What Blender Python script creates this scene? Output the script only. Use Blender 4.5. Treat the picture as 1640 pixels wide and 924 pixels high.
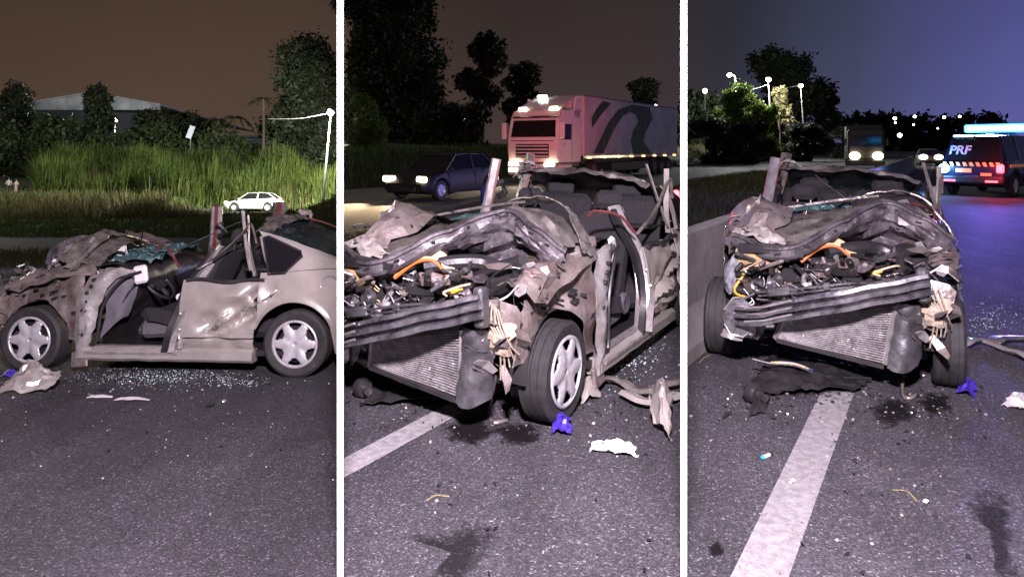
import bpy, bmesh, math, random
import numpy as np
from mathutils import Vector, Matrix, noise

random.seed(7)
rng = np.random.default_rng(11)
R = math.radians
SC = bpy.context.scene
COL = SC.collection
for _o in list(bpy.data.objects):
    bpy.data.objects.remove(_o)

# ------------------------------------------------------------------ camera
FPX, YH, CAMH = 1100.0, 235.0, 1.65          # focal length and horizon in pixels of a 1640 x 924 frame
cam_d = bpy.data.cameras.new('camera')
cam = bpy.data.objects.new('camera', cam_d)
COL.objects.link(cam)
cam.location = (0, 0, CAMH)
cam.rotation_euler = (R(90), 0, 0)
cam_d.sensor_width = 36.0
cam_d.lens = 36.0 * FPX / 1640.0
cam_d.shift_y = -(462.0 - YH) / 1640.0
cam_d.clip_start = 0.05
cam_d.clip_end = 3000.0
SC.camera = cam

# ------------------------------------------------------------------ night sky
world = bpy.data.worlds.new('World')
SC.world = world
world.use_nodes = True
wt = world.node_tree
wt.nodes.clear()
w_out = wt.nodes.new('ShaderNodeOutputWorld')
w_add = wt.nodes.new('ShaderNodeAddShader')
w_bg = wt.nodes.new('ShaderNodeBackground')
w_bg2 = wt.nodes.new('ShaderNodeBackground')
sky = wt.nodes.new('ShaderNodeTexSky')
sky.sky_type = 'NISHITA'
sky.sun_disc = False
sky.sun_elevation = R(-4)
sky.sun_rotation = R(180)
wt.links.new(sky.outputs[0], w_bg2.inputs[0])
w_bg2.inputs[1].default_value = 0.05
tc = wt.nodes.new('ShaderNodeTexCoord')
sep = wt.nodes.new('ShaderNodeSeparateXYZ')
wt.links.new(tc.outputs['Generated'], sep.inputs[0])
az = wt.nodes.new('ShaderNodeMath'); az.operation = 'ARCTAN2'
wt.links.new(sep.outputs[0], az.inputs[0]); wt.links.new(sep.outputs[1], az.inputs[1])
azm = wt.nodes.new('ShaderNodeMapRange')
azm.inputs[1].default_value = R(-60); azm.inputs[2].default_value = R(60)
wt.links.new(az.outputs[0], azm.inputs[0])
ramp = wt.nodes.new('ShaderNodeValToRGB')          # city glow over the lower sky, west to east
ramp.color_ramp.elements[0].position = 0.0
ramp.color_ramp.elements[0].color = (0.085, 0.052, 0.033, 1)
ramp.color_ramp.elements[1].position = 1.0
ramp.color_ramp.elements[1].color = (0.060, 0.060, 0.15, 1)
for pos, c in ((0.36, (0.080, 0.050, 0.037)), (0.5, (0.052, 0.036, 0.034)), (0.60, (0.052, 0.037, 0.040)), (0.645, (0.036, 0.036, 0.052)), (0.72, (0.058, 0.064, 0.125)), (0.8, (0.105, 0.105, 0.33))):
    e = ramp.color_ramp.elements.new(pos); e.color = c + (1,)
wt.links.new(azm.outputs[0], ramp.inputs[0])
hi = wt.nodes.new('ShaderNodeMapRange')
hi.inputs[1].default_value = 0.0; hi.inputs[2].default_value = 0.30
hi.inputs[3].default_value = 1.12; hi.inputs[4].default_value = 0.48
wt.links.new(sep.outputs[2], hi.inputs[0])
wn = wt.nodes.new('ShaderNodeTexNoise'); wn.inputs['Scale'].default_value = 3.0; wn.inputs['Detail'].default_value = 4
wt.links.new(tc.outputs['Generated'], wn.inputs['Vector'])
wnm = wt.nodes.new('ShaderNodeMapRange'); wnm.inputs[1].default_value = 0.3; wnm.inputs[2].default_value = 0.7
wnm.inputs[3].default_value = 0.86; wnm.inputs[4].default_value = 1.12
wt.links.new(wn.outputs[0], wnm.inputs[0])
wmul = wt.nodes.new('ShaderNodeMath'); wmul.operation = 'MULTIPLY'
wt.links.new(hi.outputs[0], wmul.inputs[0]); wt.links.new(wnm.outputs[0], wmul.inputs[1])
wt.links.new(ramp.outputs[0], w_bg.inputs[0]); wt.links.new(wmul.outputs[0], w_bg.inputs[1])
wt.links.new(w_bg.outputs[0], w_add.inputs[0]); wt.links.new(w_bg2.outputs[0], w_add.inputs[1])
wt.links.new(w_add.outputs[0], w_out.inputs[0])

# ------------------------------------------------------------------ lights: a faint fill sun and the key light above the camera
def lamp(name, kind, loc, power, color, size=0.1, aim=None, spot=None, blend=0.5):
    d = bpy.data.lights.new(name, kind)
    d.energy = power; d.color = color
    if kind == 'SUN': d.angle = size
    else: d.shadow_soft_size = size
    if kind == 'SPOT': d.spot_size = spot; d.spot_blend = blend
    o = bpy.data.objects.new(name, d); COL.objects.link(o); o.location = loc
    if aim is not None:
        o.rotation_euler = (Vector(aim) - Vector(loc)).to_track_quat('-Z', 'Y').to_euler()
    return o
lamp('fill_sun', 'SUN', (0, -20, 30), 0.05, (0.85, 0.9, 1.0), R(12), aim=(0, 0, 10))  # added weak fill from behind the camera
lamp('overhead_key_light', 'POINT', (0, 0.0, 3.3), 3900, (1.0, 0.83, 0.99), 0.16)  # unseen key light, set over the lens so the walls cast no shadows

SC.view_settings.view_transform = 'Standard'
SC.view_settings.look = 'None'
SC.view_settings.exposure = 0.0
SC.view_settings.gamma = 1.0
SC.cycles.use_denoising = True
SC.cycles.max_bounces = 6
SC.cycles.sample_clamp_indirect = 4.0
SC.cycles.caustics_reflective = False
SC.cycles.caustics_refractive = False

# ------------------------------------------------------------------ materials
MATS = {}
def mat(name, col=(0.5, 0.5, 0.5), rough=0.6, metal=0.0, var=0.0, vscale=8.0, col2=None, bump=0.0, bscale=40.0, coat=0.0,
        emit=None, estr=0.0, trans=0.0, alpha=1.0, rvar=0.0, spec=0.5, speck=None):
    if name in MATS: return MATS[name]
    m = bpy.data.materials.new(name); m.use_nodes = True
    nt = m.node_tree; b = nt.nodes['Principled BSDF']
    b.inputs['Base Color'].default_value = (*col, 1)
    b.inputs['Roughness'].default_value = rough
    b.inputs['Metallic'].default_value = metal
    b.inputs['Specular IOR Level'].default_value = spec
    b.inputs['Coat Weight'].default_value = coat
    b.inputs['Transmission Weight'].default_value = trans
    b.inputs['Alpha'].default_value = alpha
    if emit: b.inputs['Emission Color'].default_value = (*emit, 1); b.inputs['Emission Strength'].default_value = estr
    if var or col2 or bump or rvar:
        t = nt.nodes.new('ShaderNodeTexCoord')
        n = nt.nodes.new('ShaderNodeTexNoise'); n.inputs['Scale'].default_value = vscale; n.inputs['Detail'].default_value = 6
        n.inputs['Roughness'].default_value = 0.65
        nt.links.new(t.outputs['Object'], n.inputs['Vector'])
        c2 = col2 if col2 else tuple(max(0, c * (1 - var)) for c in col)
        c1 = col if col2 else tuple(min(1, c * (1 + var)) for c in col)
        r = nt.nodes.new('ShaderNodeValToRGB')
        r.color_ramp.elements[0].position = 0.36; r.color_ramp.elements[0].color = (*c2, 1)
        r.color_ramp.elements[1].position = 0.64; r.color_ramp.elements[1].color = (*c1, 1)
        nt.links.new(n.outputs[0], r.inputs[0]); nt.links.new(r.outputs[0], b.inputs['Base Color'])
        if rvar:
            mr = nt.nodes.new('ShaderNodeMapRange'); mr.inputs[3].default_value = max(0.03, rough - rvar); mr.inputs[4].default_value = min(1, rough + rvar)
            nt.links.new(n.outputs[0], mr.inputs[0]); nt.links.new(mr.outputs[0], b.inputs['Roughness'])
        if speck:
            n4 = nt.nodes.new('ShaderNodeTexNoise'); n4.inputs['Scale'].default_value = speck[0]; n4.inputs['Detail'].default_value = 3
            nt.links.new(t.outputs['Object'], n4.inputs['Vector'])
            m4 = nt.nodes.new('ShaderNodeMapRange'); m4.inputs[1].default_value = speck[1]; m4.inputs[2].default_value = speck[1] + .06
            nt.links.new(n4.outputs[0], m4.inputs[0])
            x4 = nt.nodes.new('ShaderNodeMix'); x4.data_type = 'RGBA'; x4.inputs[7].default_value = (*speck[2], 1)
            nt.links.new(m4.outputs[0], x4.inputs[0]); nt.links.new(r.outputs[0], x4.inputs[6]); nt.links.new(x4.outputs[2], b.inputs['Base Color'])
        if bump:
            n2 = nt.nodes.new('ShaderNodeTexNoise'); n2.inputs['Scale'].default_value = bscale; n2.inputs['Detail'].default_value = 4
            nt.links.new(t.outputs['Object'], n2.inputs['Vector'])
            bp = nt.nodes.new('ShaderNodeBump'); bp.inputs['Strength'].default_value = bump; bp.inputs['Distance'].default_value = 0.02
            nt.links.new(n2.outputs[0], bp.inputs['Height']); nt.links.new(bp.outputs[0], b.inputs['Normal'])
    MATS[name] = m
    return m

def leaf_mat(name, c1, c2, scale=0.6, trl=0.25):
    """foliage: two greens by noise, with some light coming through the blade"""
    if name in MATS: return MATS[name]
    m = mat(name, c1, 0.62, col2=c2, vscale=scale, spec=0.3)
    nt = m.node_tree; b = nt.nodes['Principled BSDF']; out = nt.nodes['Material Output']
    tr = nt.nodes.new('ShaderNodeBsdfTranslucent'); mx = nt.nodes.new('ShaderNodeMixShader'); mx.inputs[0].default_value = trl
    src = b.inputs['Base Color'].links[0].from_socket
    nt.links.new(src, tr.inputs[0]); nt.links.new(b.outputs[0], mx.inputs[1]); nt.links.new(tr.outputs[0], mx.inputs[2])
    nt.links.new(mx.outputs[0], out.inputs[0])
    return m

def asphalt_mat(name, base, tint=(1, 1, 1), worn=0.25, along=0.0):
    m = bpy.data.materials.new(name); m.use_nodes = True
    nt = m.node_tree; b = nt.nodes['Principled BSDF']
    t = nt.nodes.new('ShaderNodeTexCoord')
    v = nt.nodes.new('ShaderNodeTexVoronoi'); v.inputs['Scale'].default_value = 118.0
    nt.links.new(t.outputs['Object'], v.inputs['Vector'])
    sv = nt.nodes.new('ShaderNodeSeparateColor'); nt.links.new(v.outputs['Color'], sv.inputs[0])
    r = nt.nodes.new('ShaderNodeValToRGB')                    # stones of the aggregate: most dark, some grey, a few pale
    cr = r.color_ramp; cr.interpolation = 'LINEAR'
    cr.elements[0].position = 0.0; cr.elements[0].color = (*[base * 0.55 * k for k in tint], 1)
    cr.elements[1].position = 1.0; cr.elements[1].color = (*[base * 3.8 * k for k in tint], 1)
    for p, s in ((0.45, 0.85), (0.8, 1.25), (0.95, 1.8)):
        e = cr.elements.new(p); e.color = (*[base * s * k for k in tint], 1)
    nt.links.new(sv.outputs[0], r.inputs[0])
    n = nt.nodes.new('ShaderNodeTexNoise'); n.inputs['Scale'].default_value = 0.9; n.inputs['Detail'].default_value = 8; n.inputs['Roughness'].default_value = 0.7
    nt.links.new(t.outputs['Object'], n.inputs['Vector'])
    mr = nt.nodes.new('ShaderNodeMapRange'); mr.inputs[1].default_value = 0.3; mr.inputs[2].default_value = 0.7
    mr.inputs[3].default_value = 1 - worn; mr.inputs[4].default_value = 1 + worn
    nt.links.new(n.outputs[0], mr.inputs[0])
    # long wheel-worn bands along the road and scattered dark patches
    mp = nt.nodes.new('ShaderNodeMapping'); mp.inputs['Rotation'].default_value = (0, 0, along); mp.inputs['Scale'].default_value = (1.3, .10, 1)
    nt.links.new(t.outputs['Object'], mp.inputs['Vector'])
    nb = nt.nodes.new('ShaderNodeTexNoise'); nb.inputs['Scale'].default_value = 1.6; nb.inputs['Detail'].default_value = 5
    nt.links.new(mp.outputs[0], nb.inputs['Vector'])
    mb = nt.nodes.new('ShaderNodeMapRange'); mb.inputs[1].default_value = .32; mb.inputs[2].default_value = .68; mb.inputs[3].default_value = .74; mb.inputs[4].default_value = 1.2
    nt.links.new(nb.outputs[0], mb.inputs[0])
    mm = nt.nodes.new('ShaderNodeMath'); mm.operation = 'MULTIPLY'; nt.links.new(mr.outputs[0], mm.inputs[0]); nt.links.new(mb.outputs[0], mm.inputs[1])
    mr = mm
    mx = nt.nodes.new('ShaderNodeMix'); mx.data_type = 'RGBA'; mx.blend_type = 'MULTIPLY'; mx.inputs[0].default_value = 1.0
    nt.links.new(r.outputs[0], mx.inputs[6]); nt.links.new(mr.outputs[0], mx.inputs[7])
    nt.links.new(mx.outputs[2], b.inputs['Base Color'])
    rr = nt.nodes.new('ShaderNodeMapRange'); rr.inputs[1].default_value = 0.9; rr.inputs[2].default_value = 0.97
    rr.inputs[3].default_value = 0.88; rr.inputs[4].default_value = 0.4; b.inputs['Specular IOR Level'].default_value = 0.3
    nt.links.new(sv.outputs[1], rr.inputs[0]); nt.links.new(rr.outputs[0], b.inputs['Roughness'])
    n2 = nt.nodes.new('ShaderNodeTexNoise'); n2.inputs['Scale'].default_value = 130.0; n2.inputs['Detail'].default_value = 3
    nt.links.new(t.outputs['Object'], n2.inputs['Vector'])
    bp = nt.nodes.new('ShaderNodeBump'); bp.inputs['Strength'].default_value = 0.7; bp.inputs['Distance'].default_value = 0.008
    nt.links.new(n2.outputs[0], bp.inputs['Height']); nt.links.new(bp.outputs[0], b.inputs['Normal'])
    MATS[name] = m
    return m

# ------------------------------------------------------------------ frames: pixel rays, the sloping left site
def ray(px, py): return Vector(((px - 820) / FPX, 1.0, -(py - YH) / FPX))
CAMP = Vector((0, 0, CAMH))
def P(px, py, Y): return CAMP + ray(px, py) * Y
def G(px, py, z=0.0):
    r = ray(px, py); return CAMP + r * ((z - CAMH) / r.z)
TILT = math.atan(95.0 / FPX)
LH = 1.55                                   # height of the lens over the left site's road
ML = Matrix.Translation((0, 0, CAMH - LH)) @ Matrix.Rotation(-TILT, 4, 'X')
MLI = ML.inverted()
def LP(px, py, y):                          # pixel -> left-site coordinates at depth y
    a = MLI @ CAMP; d = MLI.to_3x3() @ ray(px, py)
    return a + d * ((y - a.y) / d.y)
def LG(px, py, z=0.0):
    a = MLI @ CAMP; d = MLI.to_3x3() @ ray(px, py)
    return a + d * ((z - a.z) / d.z)
HD = R(32)                                  # heading of the highway on the other two sites
FW = Vector((math.sin(HD), math.cos(HD), 0)); NR = Vector((math.cos(HD), -math.sin(HD), 0))
def road(n, t, z=0.0): return NR * n + FW * t + Vector((0, 0, z))
def ncoord(x, y): return x * NR.x + y * NR.y
RA, RB = -280.0 / FPX, -270.0 / FPX         # the left border wall lies between these x/y ratios; the right one mirrors it

# ------------------------------------------------------------------ mesh builder
def sm(a, b, x):
    t = min(1, max(0, (x - a) / (b - a))); return t * t * (3 - 2 * t)
def tube_frames(pts):
    pts = [Vector(p) for p in pts]; out = []
    up = Vector((0, 0, 1))
    for i, p in enumerate(pts):
        d = (pts[min(i + 1, len(pts) - 1)] - pts[max(i - 1, 0)])
        if d.length < 1e-9: d = Vector((1, 0, 0))
        d.normalize()
        s = d.cross(up)
        if s.length < 0.05: s = d.cross(Vector((0, 1, 0)))
        s.normalize(); out.append((p, d, s, s.cross(d)))
    return out
def catmull(p, n):
    p = [Vector(q) for q in p]
    if len(p) < 3:
        return [p[0].lerp(p[-1], i / n) for i in range(n + 1)]
    out = []
    for k in range(n + 1):
        u = k / n * (len(p) - 1); i = min(int(u), len(p) - 2); t = u - i
        a = p[i - 1] if i else p[0] * 2 - p[1]
        b, c = p[i], p[i + 1]
        d = p[i + 2] if i + 2 < len(p) else p[-1] * 2 - p[-2]
        out.append(0.5 * ((2 * b) + (c - a) * t + (2 * a - 5 * b + 4 * c - d) * t * t + (3 * b - a - 3 * c + d) * t ** 3))
    return out
class MB:
    def __init__(s): s.v = []; s.f = []; s.m = []; s.mi = 0
    def add(s, vs, fs):
        o = len(s.v); s.v += [tuple(v) for v in vs]; s.f += [tuple(i + o for i in f) for f in fs]; s.m += [s.mi] * len(fs); return s
    def box(s, c, d, rot=None, bev=0.0):
        x, y, z = d[0] / 2, d[1] / 2, d[2] / 2
        if bev:
            b = min(bev, x * .9, y * .9, z * .9); vs = []; 
            for sx in (-1, 1):
                for sy in (-1, 1):
                    for sz in (-1, 1):
                        vs += [(sx * (x - b), sy * (y - b), sz * z), (sx * (x - b), sy * y, sz * (z - b)), (sx * x, sy * (y - b), sz * (z - b))]
            bm = bmesh.new()
            for v in vs: bm.verts.new(v)
            bmesh.ops.convex_hull(bm, input=bm.verts)
            bm.verts.index_update()
            vs = [v.co.copy() for v in bm.verts]; fs = [[v.index for v in f.verts] for f in bm.faces]; bm.free()
        else:
            vs = [Vector((a, b, e)) for a in (-x, x) for b in (-y, y) for e in (-z, z)]
            fs = [(0, 1, 3, 2), (4, 6, 7, 5), (0, 4, 5, 1), (2, 3, 7, 6), (0, 2, 6, 4), (1, 5, 7, 3)]
        if rot is not None:
            rm = rot if isinstance(rot, Matrix) else Matrix.Rotation(rot[2], 3, 'Z') @ Matrix.Rotation(rot[1], 3, 'Y') @ Matrix.Rotation(rot[0], 3, 'X')
            vs = [rm @ v for v in vs]
        return s.add([Vector(c) + v for v in vs], fs)
    def tube(s, pts, r, seg=8, cap=True):
        fr = tube_frames(pts); n = len(fr); vs = []; fs = []
        for i, (p, d, a, b) in enumerate(fr):
            rr = r[i] if isinstance(r, (list, tuple)) else r
            for k in range(seg):
                t = 2 * math.pi * k / seg; vs.append(p + a * (rr * math.cos(t)) + b * (rr * math.sin(t)))
        for i in range(n - 1):
            for k in range(seg):
                k2 = (k + 1) % seg; fs.append((i * seg + k, i * seg + k2, (i + 1) * seg + k2, (i + 1) * seg + k))
        if cap: fs.append(tuple(range(seg - 1, -1, -1))); fs.append(tuple((n - 1) * seg + k for k in range(seg)))
        return s.add(vs, fs)
    def sweep(s, pts, prof, closed=True):
        """a flat profile [(side, up)] carried along pts"""
        fr = tube_frames(pts); m = len(prof); vs = []; fs = []
        for p, d, a, b in fr:
            vs += [p + a * u + b * w for u, w in prof]
        for i in range(len(fr) - 1):
            for k in range(m if closed else m - 1):
                k2 = (k + 1) % m; fs.append((i * m + k, i * m + k2, (i + 1) * m + k2, (i + 1) * m + k))
        if closed: fs.append(tuple(range(m - 1, -1, -1))); fs.append(tuple((len(fr) - 1) * m + k for k in range(m)))
        return s.add(vs, fs)
    def grid(s, rows, thick=0.0, closed=False):
        """rows of equal length -> skin (with a back face and rim when thick)"""
        nr, nc = len(rows), len(rows[0]); vs = [Vector(p) for r in rows for p in r]; fs = []
        for i in range(nr - 1):
            for j in range(nc if closed else nc - 1):
                j2 = (j + 1) % nc; fs.append((i * nc + j, i * nc + j2, (i + 1) * nc + j2, (i + 1) * nc + j))
        if thick:
            nrm = [Vector() for _ in vs]
            for f in fs:
                n = (vs[f[1]] - vs[f[0]]).cross(vs[f[2]] - vs[f[0]]) + (vs[f[2]] - vs[f[0]]).cross(vs[f[3]] - vs[f[0]])
                for i in f: nrm[i] += n
            N = len(vs)
            vs = vs + [v - (n.normalized() * thick if n.length > 1e-12 else Vector()) for v, n in zip(vs, nrm)]
            fs = fs + [tuple(i + N for i in reversed(f)) for f in fs]
            ring = [j for j in range(nc)] + [i * nc + nc - 1 for i in range(1, nr)] + [(nr - 1) * nc + j for j in range(nc - 2, -1, -1)] + [i * nc for i in range(nr - 2, 0, -1)]
            for a, b in zip(ring, ring[1:] + ring[:1]): fs.append((b, a, a + N, b + N))
        return s.add(vs, fs)
    def patch(s, ctrl, nu=16, nv=16, crumple=0.0, cs=4.0, thick=0.003, seed=0.0, ridge=0.0, facet=0.0):
        """smooth sheet through a grid of control points, crumpled by facetted noise"""
        cols = [catmull(r, nv) for r in ctrl]
        rows = list(zip(*[catmull([c[j] for c in cols], nu) for j in range(nv + 1)]))
        out = []; frd = random.Random(seed * 13 + 5)
        for i, r in enumerate(rows):
            q = []
            for j, p in enumerate(r):
                if crumple:
                    w = p * cs + Vector((seed * 7.3, seed * 3.1, seed))
                    d = noise.noise_vector(w) * .6 + Vector([.5 - 1.6 * abs(q) for q in noise.noise_vector(w * 1.3)]) + Vector([.25 - .9 * abs(q) for q in noise.noise_vector(w * 2.9)])
                    cell = Vector(noise.cell_vector(w * 1.4)) - Vector((.5, .5, .5))
                    p = p + d * crumple + cell * crumple * 0.25
                    if ridge: p = p + Vector((0, 0, 1)) * ridge * (1 - abs(noise.noise(w * 1.3)) * 2.5)
                if facet:
                    p = p + Vector((frd.uniform(-1, 1), frd.uniform(-1, 1), frd.uniform(-1, 1))) * facet
                q.append(p)
            out.append(q)
        return s.grid(out, thick)
    def prism(s, poly, axis, a, b):
        """polygon in the other two axes, extruded a..b along axis ('x','y','z')"""
        def pt(u, w, t): return {'x': (t, u, w), 'y': (u, t, w), 'z': (u, w, t)}[axis]
        n = len(poly); vs = [pt(u, w, a) for u, w in poly] + [pt(u, w, b) for u, w in poly]
        fs = [tuple(range(n)), tuple(range(2 * n - 1, n - 1, -1))] + [(i, (i + 1) % n, n + (i + 1) % n, n + i)[::-1] for i in range(n)]
        return s.add(vs, fs)
    def lathe(s, prof, c, axis='y', seg=32, ang=2 * math.pi):
        """profile [(radius, along)] turned about an axis through c"""
        c = Vector(c); vs = []; fs = []; m = len(prof); full = abs(ang - 2 * math.pi) < 1e-6; ns = seg if full else seg + 1
        for k in range(ns):
            t = ang * k / seg; ct, st = math.cos(t), math.sin(t)
            for r, h in prof:
                o = {'y': (r * ct, h, r * st), 'z': (r * ct, r * st, h), 'x': (h, r * ct, r * st)}[axis]
                vs.append(c + Vector(o))
        for k in range(seg):
            k2 = (k + 1) % ns
            for i in range(m - 1): fs.append((k * m + i, k * m + i + 1, k2 * m + i + 1, k2 * m + i))
        return s.add(vs, fs)
    def ball(s, c, r, seg=12, squash=(1, 1, 1)):
        vs = []; fs = []
        for i in range(seg // 2 + 1):
            a = math.pi * i / (seg // 2)
            for k in range(seg):
                t = 2 * math.pi * k / seg
                vs.append(Vector(c) + Vector((r * math.sin(a) * math.cos(t) * squash[0], r * math.sin(a) * math.sin(t) * squash[1], r * math.cos(a) * squash[2])))
        for i in range(seg // 2):
            for k in range(seg): fs.append((i * seg + k, (i + 1) * seg + k, (i + 1) * seg + (k + 1) % seg, i * seg + (k + 1) % seg))
        return s.add(vs, fs)
    def xf(s, M): s.v = [tuple(M @ Vector(v)) for v in s.v]; return s
    def build(s, name, mats, parent=None, smooth=None, loc=None):
        me = bpy.data.meshes.new(name); me.from_pydata(s.v, [], s.f)
        ml = mats if isinstance(mats, (list, tuple)) else [mats]
        for m in ml: me.materials.append(m)
        if len(ml) > 1: me.polygons.foreach_set('material_index', s.m)
        if smooth:
            me.shade_smooth(); me.set_sharp_from_angle(angle=R(smooth))
        me.update()
        o = bpy.data.objects.new(name, me); COL.objects.link(o)
        if parent: o.parent = parent
        if loc is not None: o.location = loc
        return o
def np_mesh(name, V, F, m, parent=None):
    """fast mesh from arrays: V (n,3), F (k,3 or 4)"""
    me = bpy.data.meshes.new(name); k = F.shape[1]
    me.vertices.add(len(V)); me.vertices.foreach_set('co', np.ascontiguousarray(V, dtype=np.float32).ravel())
    me.loops.add(F.size); me.loops.foreach_set('vertex_index', np.ascontiguousarray(F, dtype=np.int32).ravel())
    me.polygons.add(len(F)); me.polygons.foreach_set('loop_start', np.arange(0, F.size, k, dtype=np.int32))
    me.materials.append(m); me.update(calc_edges=True); me.validate()
    o = bpy.data.objects.new(name, me); COL.objects.link(o)
    if parent: o.parent = parent
    return o
def tag(o, label=None, cat=None, group=None, kind=None):
    if label: o['label'] = label
    if cat: o['category'] = cat
    if group: o['group'] = group
    if kind: o['kind'] = kind
    return o
def empty(name, loc=(0, 0, 0), rz=0.0, label=None, cat=None, group=None, M=None):
    o = bpy.data.objects.new(name, None); COL.objects.link(o); o.empty_display_size = 0.1
    mw = Matrix.Translation(loc) @ Matrix.Rotation(rz, 4, 'Z')
    o.matrix_world = (M @ mw) if M is not None else mw
    return tag(o, label, cat, group)
def copy_tree(o, parent=None):
    c = o.copy(); COL.objects.link(c)
    if parent is not None: c.parent = parent
    for ch in list(o.children): copy_tree(ch, c)
    return c
def place(o, M=None):
    if M is not None: o.matrix_world = M @ o.matrix_world
    return o
def old_text(name, body, size, m, parent, M, shear=0.0, extrude=0.004, bold=0.0):
    cu = bpy.data.curves.new(name, 'FONT'); cu.body = body; cu.size = size; cu.shear = shear; cu.extrude = extrude; cu.offset = bold
    cu.align_x = 'CENTER'; cu.align_y = 'CENTER'
    o = bpy.data.objects.new(name, cu); COL.objects.link(o); o.data.materials.append(m)
    o.parent = parent; o.matrix_local = M
    return o

def text(name, body, size, m, parent, M, shear=0.0, extrude=0.004, bold=0.0):
    """lettering as plain mesh"""
    o = old_text(name, body, size, m, None, M, shear, extrude, bold)
    bpy.context.view_layer.update(); me = bpy.data.meshes.new_from_object(o.evaluated_get(bpy.context.evaluated_depsgraph_get()))
    bpy.data.objects.remove(o); me.materials.clear(); me.materials.append(m)
    q = bpy.data.objects.new(name, me); COL.objects.link(q); q.parent = parent; q.matrix_local = M
    return q
# ================================================================== the ground
def lz(x, y):
    """height of the left site's terrain in its own coordinates"""
    z = 0.55 * sm(34, 38, y) + 1.0 * sm(40, 44.5, y) + (0.25 * noise.noise((x * .12, y * .12, 3.0))) * sm(36, 44, y)
    z += 0.5 * sm(-18, -38, x) * sm(42, 48, y)
    q = x / max(y, 1); z -= .42 * sm(-.50, -.44, q) * sm(-.26, -.30, q) * sm(40, 43, y) * sm(60, 56, y)
    z += 2.3 * sm(56, 66, y) + 3.0 * sm(66, 90, y)
    return z
def mz(x, y):
    """height of the verge and hill beyond the far carriageway"""
    n = ncoord(x, y)
    if n > -19.5: return 0.0
    return 1.35 * sm(-20, -24, n) + (2.0 * sm(-27, -40, n) if x / max(y, .1) > 0.1 else 0.6 * sm(-27, -40, n)) + 0.25 * noise.noise((x * .1, y * .1, 9.0)) * sm(-20, -24, n)
rat = sorted(set([round(v, 4) for v in np.concatenate([np.linspace(-1.7, RA, 34), [RB], np.linspace(RB, -RB, 16), np.linspace(-RA, 1.7, 34)])]))
ys = list(np.concatenate([np.linspace(0.8, 10, 6), np.linspace(12, 60, 30), np.geomspace(63, 900, 26)]))
V, Fc = [], []
def ground_pt(r, y):
    if r <= RA + 1e-3:
        return ML @ Vector((r * y, y, lz(r * y, y) - 0.012))
    return Vector((r * y, y, mz(r * y, y) - 0.012))
rows = [[Vector((r * 14, -14, -0.012)) for r in rat]] + [[ground_pt(r, y) for r in rat] for y in ys]
gb = MB(); gb.grid(rows)
M_soil = mat('soil_and_short_grass', (0.030, 0.040, 0.016), 0.9, col2=(0.018, 0.018, 0.010), vscale=0.8, bump=0.6, bscale=6)
tag(gb.build('ground', M_soil, smooth=60), kind='structure')

M_asph = asphalt_mat('asphalt', 0.060, (1.0, 0.955, 1.07), .28, R(32))
M_asphL = asphalt_mat('asphalt_left', 0.049, (1.0, 0.955, 1.07), .28, R(90))
M_asph2 = asphalt_mat('asphalt_smooth', 0.050, (1.0, 0.96, 1.0), 0.15)
M_paint = mat('road_paint', (0.35, 0.34, 0.34), 0.8, col2=(0.21, 0.20, 0.20), vscale=22, bump=0.4, bscale=150, speck=(70, .66, (.10, .095, .1)))
def clip(poly, n, c):
    out = []
    for a, b in zip(poly, poly[1:] + poly[:1]):
        da, db = n[0] * a[0] + n[1] * a[1] - c, n[0] * b[0] + n[1] * b[1] - c
        if da >= 0: out.append(a)
        if (da >= 0) != (db >= 0):
            t = da / (da - db); out.append((a[0] + (b[0] - a[0]) * t, a[1] + (b[1] - a[1]) * t))
    return out
def sheet(name, poly, z, m, M=None, **kw):
    if len(poly) < 3: return None
    b = MB(); b.add([(x, y, z) for x, y in poly], [tuple(range(len(poly)))])
    o = b.build(name, m); tag(o, **kw)
    if M is not None: o.matrix_world = M
    return o
MIDL, MIDR = (1.0, -RB), (-1.0, -RB)        # x/y >= RB ; x/y <= -RB
def strip(n0, n1, t0=-60, t1=500):
    return [tuple(road(n, t)[:2]) for n, t in ((n0, t0), (n1, t0), (n1, t1), (n0, t1))]
def mid_clip(p): return clip(clip(p, MIDL, 0), MIDR, 0)
def right_clip(p): return clip(clip(p, (1.0, RA), 0), (0, 1), 0.3)
def left_poly(y0, y1, x0=-1.7):
    return [(x0 * y0, y0), (RA * y0, y0), (RA * y1, y1), (x0 * y1, y1)]
big = [(-60, .3), (400, .3), (400, 500), (-60, 500)]
sheet('road', mid_clip(clip(clip(big, (NR.x, NR.y), -4.15), (0, -1), -14)), 0.0, M_asph, kind='structure')
sheet('road', right_clip(strip(-1.95, 14)), 0.0, M_asph, kind='structure')
sheet('road', left_poly(0.4, 17.6), 0.0, M_asphL, ML, kind='structure')
sheet('far_road', mid_clip(strip(-19.3, -9.1)), 0.0, M_asph2, kind='structure')
sheet('far_road', right_clip(strip(-20.5, -10.2)), 0.0, M_asph2, kind='structure')
sheet('far_road', left_poly(22.6, 33.6), 0.0, M_asph2, ML, kind='structure')

def painted(name, n, w, t0, t1, clipf, z=0.004, **kw):
    return sheet(name, clipf(strip(n - w / 2, n + w / 2, t0, t1)), z, M_paint, kind='structure', **kw)
painted('lane_line', -2.60, 0.16, -2, 10, mid_clip)
painted('lane_line', -0.59, 0.19, -2, 200, right_clip)
painted('far_lane_line', -18.6, 0.14, -40, 90, mid_clip)
painted('far_lane_line', -9.7, 0.10, -40, 60, mid_clip)
for k in range(9):
    painted('far_lane_dash', -14.2, 0.13, -6 + k * 9.0, -2.5 + k * 9.0, mid_clip)
for k in range(8):
    painted('far_lane_dash', -14.6, 0.14, 22 + k * 9.0, 26 + k * 9.0, right_clip)
painted('far_lane_line', -19.8, 0.14, -40, 200, right_clip)

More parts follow.
